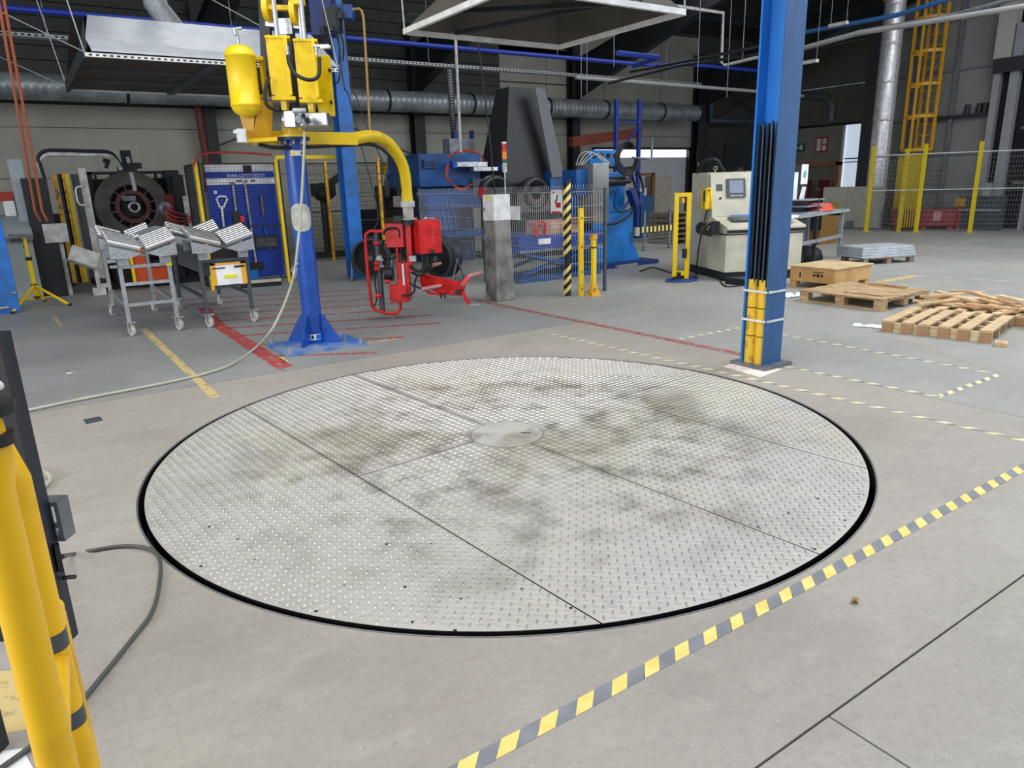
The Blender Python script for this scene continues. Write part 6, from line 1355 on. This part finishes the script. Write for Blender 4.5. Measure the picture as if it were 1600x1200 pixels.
t = thing('mesh_gate', 'narrow folded gate leaf behind the second yellow fence post', 'gate', (20.4, 10.55, 0))
for u, v in ((20.3, 10.75), (20.75, 10.5)): MB().box(u-.04, u+.04, v-.04, v+.04, 0, 2.2).build('post', FY, t)
b = MB()
for k in range(8): u = 20.3+.45*k/7; v = 10.75-.25*k/7; b.box(u-.012, u+.012, v-.012, v+.012, .1, 2.05)
b.build('bars', FY, t, kind='stuff')
t = thing('red_crate', 'low dark red plastic crate behind the yellow fence posts', 'crate', (21.3, 10.6, 0), local=True, rz=math.radians(-62))
b = MB(); b.box(-.8, .8, 0, .04, .08, .55); b.box(-.8, .8, .66, .7, .08, .55); b.box(-.8, -.76, 0, .7, .08, .55); b.box(.76, .8, 0, .7, .08, .55); b.box(-.8, .8, 0, .7, .08, .11); b.build('body', mat('crate_red', '8e2a2c', .5), t)
for i in range(11): MB().box(-.78+i*.152, -.75+i*.152, -.03, .0, .12, .5).build('rib', mat('crate_red', '8e2a2c', .5), t)
MB().box(-.82, .82, -.04, .0, .5, .56).build('rim', mat('crate_red', '8e2a2c', .5), t)
for x in (-.72, -.06, .6): MB().box(x, x+.14, 0, .7, 0, .08).build('foot', mat('crate_red', '8e2a2c', .5), t)
MB().box(.22, .42, -.045, -.041, .25, .5).build('card', mat('card_pink', 'b98080', .6), t)
p = onU(1498, 340, 21.9); t = thing('pedal_stand', 'small orange post with yellow box behind the right mesh fence', 'stand', (p.x, p.y, 0))
MB().box(p.x-.04, p.x+.04, p.y-.04, p.y+.04, 0, .62).build('post', mat('orange_post', 'b0563a', .5), t); MB().box(p.x-.09, p.x+.09, p.y-.12, p.y+.12, .62, .85).build('box', mat('amber', 'b8912c', .5), t)
t = thing('machine_base', 'dark grey low machinery behind the right mesh fence', 'machine', (22, 9.2, 0))
b = MB(); b.box(21.9, 22.15, 8.9, 10.0, 0, .9); b.build('bed', DGY, t); b = MB(); b.box(21.85, 21.9, 8.9, 10.0, .5, .56); b.box(21.8, 21.9, 9.2, 9.4, .9, 1.25); b.build('rail', GAL, t)
# yellow machine bits behind bench
p = onU(1283, 305, 15.5); t = thing('yellow_machine', 'orange yellow machine behind the work bench', 'machine', (15.5, p.y, 0))
b = MB(); b.box(15.5, 16.2, p.y-.05, p.y+.22, .0, .95); b.build('body', mat('amber_machine', '7d5a1e', .5), t)
b = MB(); b.box(15.45, 15.5, p.y-.08, p.y+.28, .35, .7); b.build('opening', BLK, t); b = MB(); b.cyl((15.42, p.y, .85), (15.5, p.y, .85), .08, 12); b.build('lamp', YEL, t)
b = MB(); b.box(15.2, 15.3, p.y+.9, p.y+1.0, 0, 1.6); b.box(15.1, 15.3, p.y-.1, p.y+1.2, 1.25, 1.3); b.build('arm_stand', BLK, t)
# ============================================================ FOREGROUND LEFT
gr = thing('guard_rail', 'yellow tubular guard rail with black bands at the left edge', 'guard rail', (at(60, 1000, 1.1).x, at(60, 1000, 1.1).y, 0))
def post_at(x, y, d, z0_, z1_): p = at(x, y, d); return Vector((p.x, p.y, z0_)), Vector((p.x, p.y, z1_))
P1_ = at(38, 1000, 1.02); ra_ = Vector((P1_.x, P1_.y, 0))
zA = at(8, 620, 1.02).z
tpB = at(-12, 770, 1.02); tpA = at(-14, 640, 1.02)
def lean(z):
    a, c = (Vector((ra_.x, ra_.y, 0)), Vector((tpB.x, tpB.y, tpB.z))) if z < tpB.z else (Vector((tpB.x, tpB.y, tpB.z)), Vector((tpA.x, tpA.y, tpA.z)))
    return a.lerp(c, (z-a.z)/(c.z-a.z))
q1, q2 = lean(zA-.1), lean(zA-.05)
bend = [Vector((ra_.x, ra_.y, 0)), lean(tpB.z), q1, q2+Vector((-.012, .005, 0)), q2+Vector((-.04, .012, .03)), q2+Vector((-.1, .03, .045)), q2+Vector((-.5, .12, .045))]
b = MB(); b.tube(bend, .03, 20); b.build('rail_tube', YELD if False else mat('rail_yellow', 'edb900', .35, 0, 'd39c00', 6, thr=(.3, .5)), gr)
RY = MC['rail_yellow']
for y in (643, 692):
    z = at(10, y, 1.0).z; p = lean(z); b = MB(); b.cyl(p-Vector((0, 0, .009)), p+Vector((0, 0, .009)), .0308, 20); b.build('black_band', BLK, gr)
c_, _ = post_at(80, 1000, 1.3, 0, 0); zc_ = at(30, 640, 1.3).z
b = MB(); b.tube([(c_.x, c_.y, 0), (c_.x, c_.y, zc_-.14), (c_.x-.015, c_.y, zc_-.08), (c_.x-.05, c_.y+.01, zc_-.03), (c_.x-.12, c_.y+.02, zc_-.01), (c_.x-.5, c_.y+.1, zc_-.01)], .03, 20); b.build('rail_tube', RY, gr)
for y in (998, 1118):
    z = at(95, y, 1.3).z; b = MB(); b.cyl((c_.x, c_.y, z-.02), (c_.x, c_.y, z+.02), .0308, 20); b.build('grey_band', DGY, gr)
e_, _ = post_at(116, 1100, 1.5, 0, 0); b = MB(); b.cyl((e_.x, e_.y, 0), (e_.x, e_.y, at(95, 960, 1.5).z), .026, 18); b.build('rail_tube', RY, gr)
b = MB(); z = at(60, 1170, 1.05).z; b.tube([(ra_.x, ra_.y, z), (c_.x, c_.y, z), (e_.x, e_.y, z)], .026, 16); b.build('cross_tube', RY, gr)
# dark cabinet behind rail with socket tray
k0, k1 = at(28, 640, 1.75), at(112, 995, 1.75)
dk = thing('dark_machine_cover', 'dark navy machine cover behind the yellow guard rail', 'machine cover', (k1.x, k1.y, 0), local=False)
zt__ = at(2, 520, 1.75).z; zb__ = at(113, 1000, 1.75).z; q = Vector((k1.x, k1.y, 0)); lft = -Vector((CR.x, CR.y, 0)).normalized(); fw_ = Vector((CF.x, CF.y, 0)).normalized()
b = MB(); b.prism([q+Vector((0, 0, zb__)), q+Vector((0, 0, zt__)), q+lft*.6+Vector((0, 0, zt__)), q+lft*.6+Vector((0, 0, zb__))], fw_*.03); b.build('panel', mat('navy_cover', '15202c', .4), dk)
b = MB(); b.prism([q+Vector((0, 0, zb__)), q+Vector((0, 0, zt__)), q+lft*.035+Vector((0, 0, zt__)), q+lft*.035+Vector((0, 0, zb__))], -fw_*.02); b.build('edge_profile', DRK, dk)
b = MB(); b.prism([q+lft*.3, q+lft*.4, q+lft*.4+Vector((0, 0, zb__)), q+lft*.3+Vector((0, 0, zb__))], fw_*.05); b.build('leg', DRK, dk)
p = at(-1, 602, 1.7); b = MB(); b.cyl(p-fw_*.03, p, .012, 12); b.build('screw', WHT, dk)
pt0 = at(72, 818, 1.78); b = MB(); r3 = -lft
for s0, s1, z0_, z1_ in ((-.02, .04, .05, .062), (-.02, .04, -.055, -.045), (.03, .042, -.055, .06), (-.02, -.01, -.055, .06)): b.prism([pt0+r3*s0+Vector((0, 0, z0_)), pt0+r3*s1+Vector((0, 0, z0_)), pt0+r3*s1+Vector((0, 0, z1_)), pt0+r3*s0+Vector((0, 0, z1_))], fw_*.05)
b.build('socket_frame', GRY, dk)
b = MB(); b.cyl(at(82, 822, 1.8), at(98, 819, 1.8), .009, 10); b.build('plug', HOS, dk)
b = MB(); b.bar(at(88, 850, 1.76), at(96, 892, 1.76), .012, .02); b.cyl(at(98, 903, 1.76), at(118, 901, 1.76), .006, 8); b.build('switch', BLK, dk)
solo_tube('floor_cable', smooth([at(96, 870, 1.8), fl(112, 866, .03), fl(150, 859, .011), fl(195, 853, .011), fl(232, 857, .011), fl(249, 872, .011), fl(250, 905, .011), fl(238, 955, .011), fl(205, 1000, .011), fl(165, 1050, .011), fl(110, 1115, .011), fl(50, 1165, .011), fl(-20, 1215, .011)]), .0085, mat('cable_grey', '4c4c48', .5), 'dark grey cable looping on the floor beside the turntable', 'cable', 8)
solo_tube('floor_hose', smooth([at(40, 736, 2.0), fl(50, 733, .08), fl(66, 735, .05), fl(78, 744, .02), fl(76, 754, .014), fl(64, 765, .014), fl(50, 778, .014)]), .011, HOS, 'pale grey hose loop beside the dark cover at the left edge', 'hose', 8)
b = MB(); a_ = fl(134, 655); b.prism([fl(130, 656), fl(156, 651), fl(161, 657), fl(135, 663)], (0, 0, .003)); b.solo('floor_plate', DGY, 'small dark metal plate set in the floor left of the turntable', 'plate')
b = MB(); P = [fl(-40, 1050), fl(25, 1048), fl(45, 1090), fl(42, 1140), fl(-40, 1160)]; b.add([p+Vector((0, 0, .001)) for p in P], [(0, 1, 2, 3, 4)]); b.solo('floor_marking', MY, 'worn yellow floor paint patch in the lower left corner', 'floor marking')
b = MB(); P = [fl(-40, 1180), fl(35, 1170), fl(60, 1215), fl(-40, 1230)]; b.add([p+Vector((0, 0, .0015)) for p in P], [(0, 1, 2, 3)]); b.solo('paper_scrap', PAP, 'white paper on the floor in the lower left corner', 'paper')
# debris specks on the patch slab
b = MB(); rn = random.Random(9)
for i in range(500):
    x, y = rn.uniform(0, 1500), rn.uniform(860, 1190); c = fl(x, y, .0012)
    if (c.x-CX)**2+(c.y-CY)**2 < (RH+.03)**2: continue
    s_ = rn.uniform(.0008, .002); b.add([c+Vector((s_*math.cos(q), s_*math.sin(q), 0)) for q in (0, 2.1, 4.2)], [(0, 1, 2)])
b.solo('floor_crumbs', PAP, 'tiny white crumbs scattered over the near concrete floor', 'debris', kind='stuff')
# ============================================================ ROBOT CELL BEHIND THE GUARD FENCE
RV = 16.9
t = thing('robot_cell', 'dark robot cell with black hoses behind the blue column', 'robot cell', (5.6, 17.2, 0))
a, c = onV(486, 395, RV), onV(542, 395, RV); MB().box(a.x, c.x, RV, RV+.1, 0, a.z).build('low_wall', mat('cell_wall', '34383c', .5), t)
a, c = onV(556, 330, RV), onV(592, 330, RV); b = MB(); b.box(a.x, c.x, RV, RV+.8, 0, a.z); b.build('cabinet', mat('cell_navy', '16223c', .5), t)
for k in range(6):
    b = MB(); b.tube([c2 for c2 in [onV(506+16*math.cos(2*PI*i/14+k)*(1-.08*k), 300+14*math.sin(2*PI*i/14+k)*(1-.1*k), RV+.2-.03*k) for i in range(11)]], .025, 6); b.build('hose', BLR, t)
b = MB(); p = onV(507, 320, RV+.3); b.cyl((p.x, RV+.3, 0), (p.x, RV+.3, p.z+.2), .1, 12); b.cbox((p.x, RV+.3, p.z+.35), .5, .35, .3); b.bar((p.x, RV+.3, p.z+.4), (p.x+.6, RV+.2, p.z+.75), .16, .16); b.build('robot_arm', BLK, t)
t = thing('conveyor_station', 'cluttered grey and yellow station behind the yellow arm', 'machine', (8, 17, 0))
a, c = onV(598, 290, 16.6), onV(640, 400, 16.6); b = MB(); b.box(a.x, c.x, 16.6, 17.1, 0, a.z); b.build('panel', mat('station_grey', '4d4c46', .6, 0, '2c2b28', 5), t)
b = MB(); b.box(a.x, c.x, 16.55, 16.6, onV(600, 372, 16.6).z, onV(600, 340, 16.6).z); b.build('yellow_box', mat('olive_yellow', '8c7a22', .5), t)
q = onV(596, 256, 16.6); q2 = onV(622, 272, 16.6); b = MB(); b.box(q.x, q2.x, 16.5, 16.7, q2.z, q.z); b.build('yellow_cover', mat('dull_yellow', 'b0921c', .5), t)
b = MB(); b.box(q.x+.1, q.x+.16, 16.6, 16.66, a.z-.1, q2.z); b.box(q2.x-.1, q2.x-.04, 16.6, 16.66, a.z-.1, q2.z); b.build('bracket', BLK, t)
for k, x in enumerate((604, 612, 621, 630)):
    b = MB(); p = onV(x, 285+3*(k % 2), 16.5); b.cbox(p+Vector((0, 0, -.15)), .1, .08, .4); b.cyl(p, p+Vector((.02, 0, .25)), .025, 6); b.build('fitting', [GRY, BLK][k % 2], t)
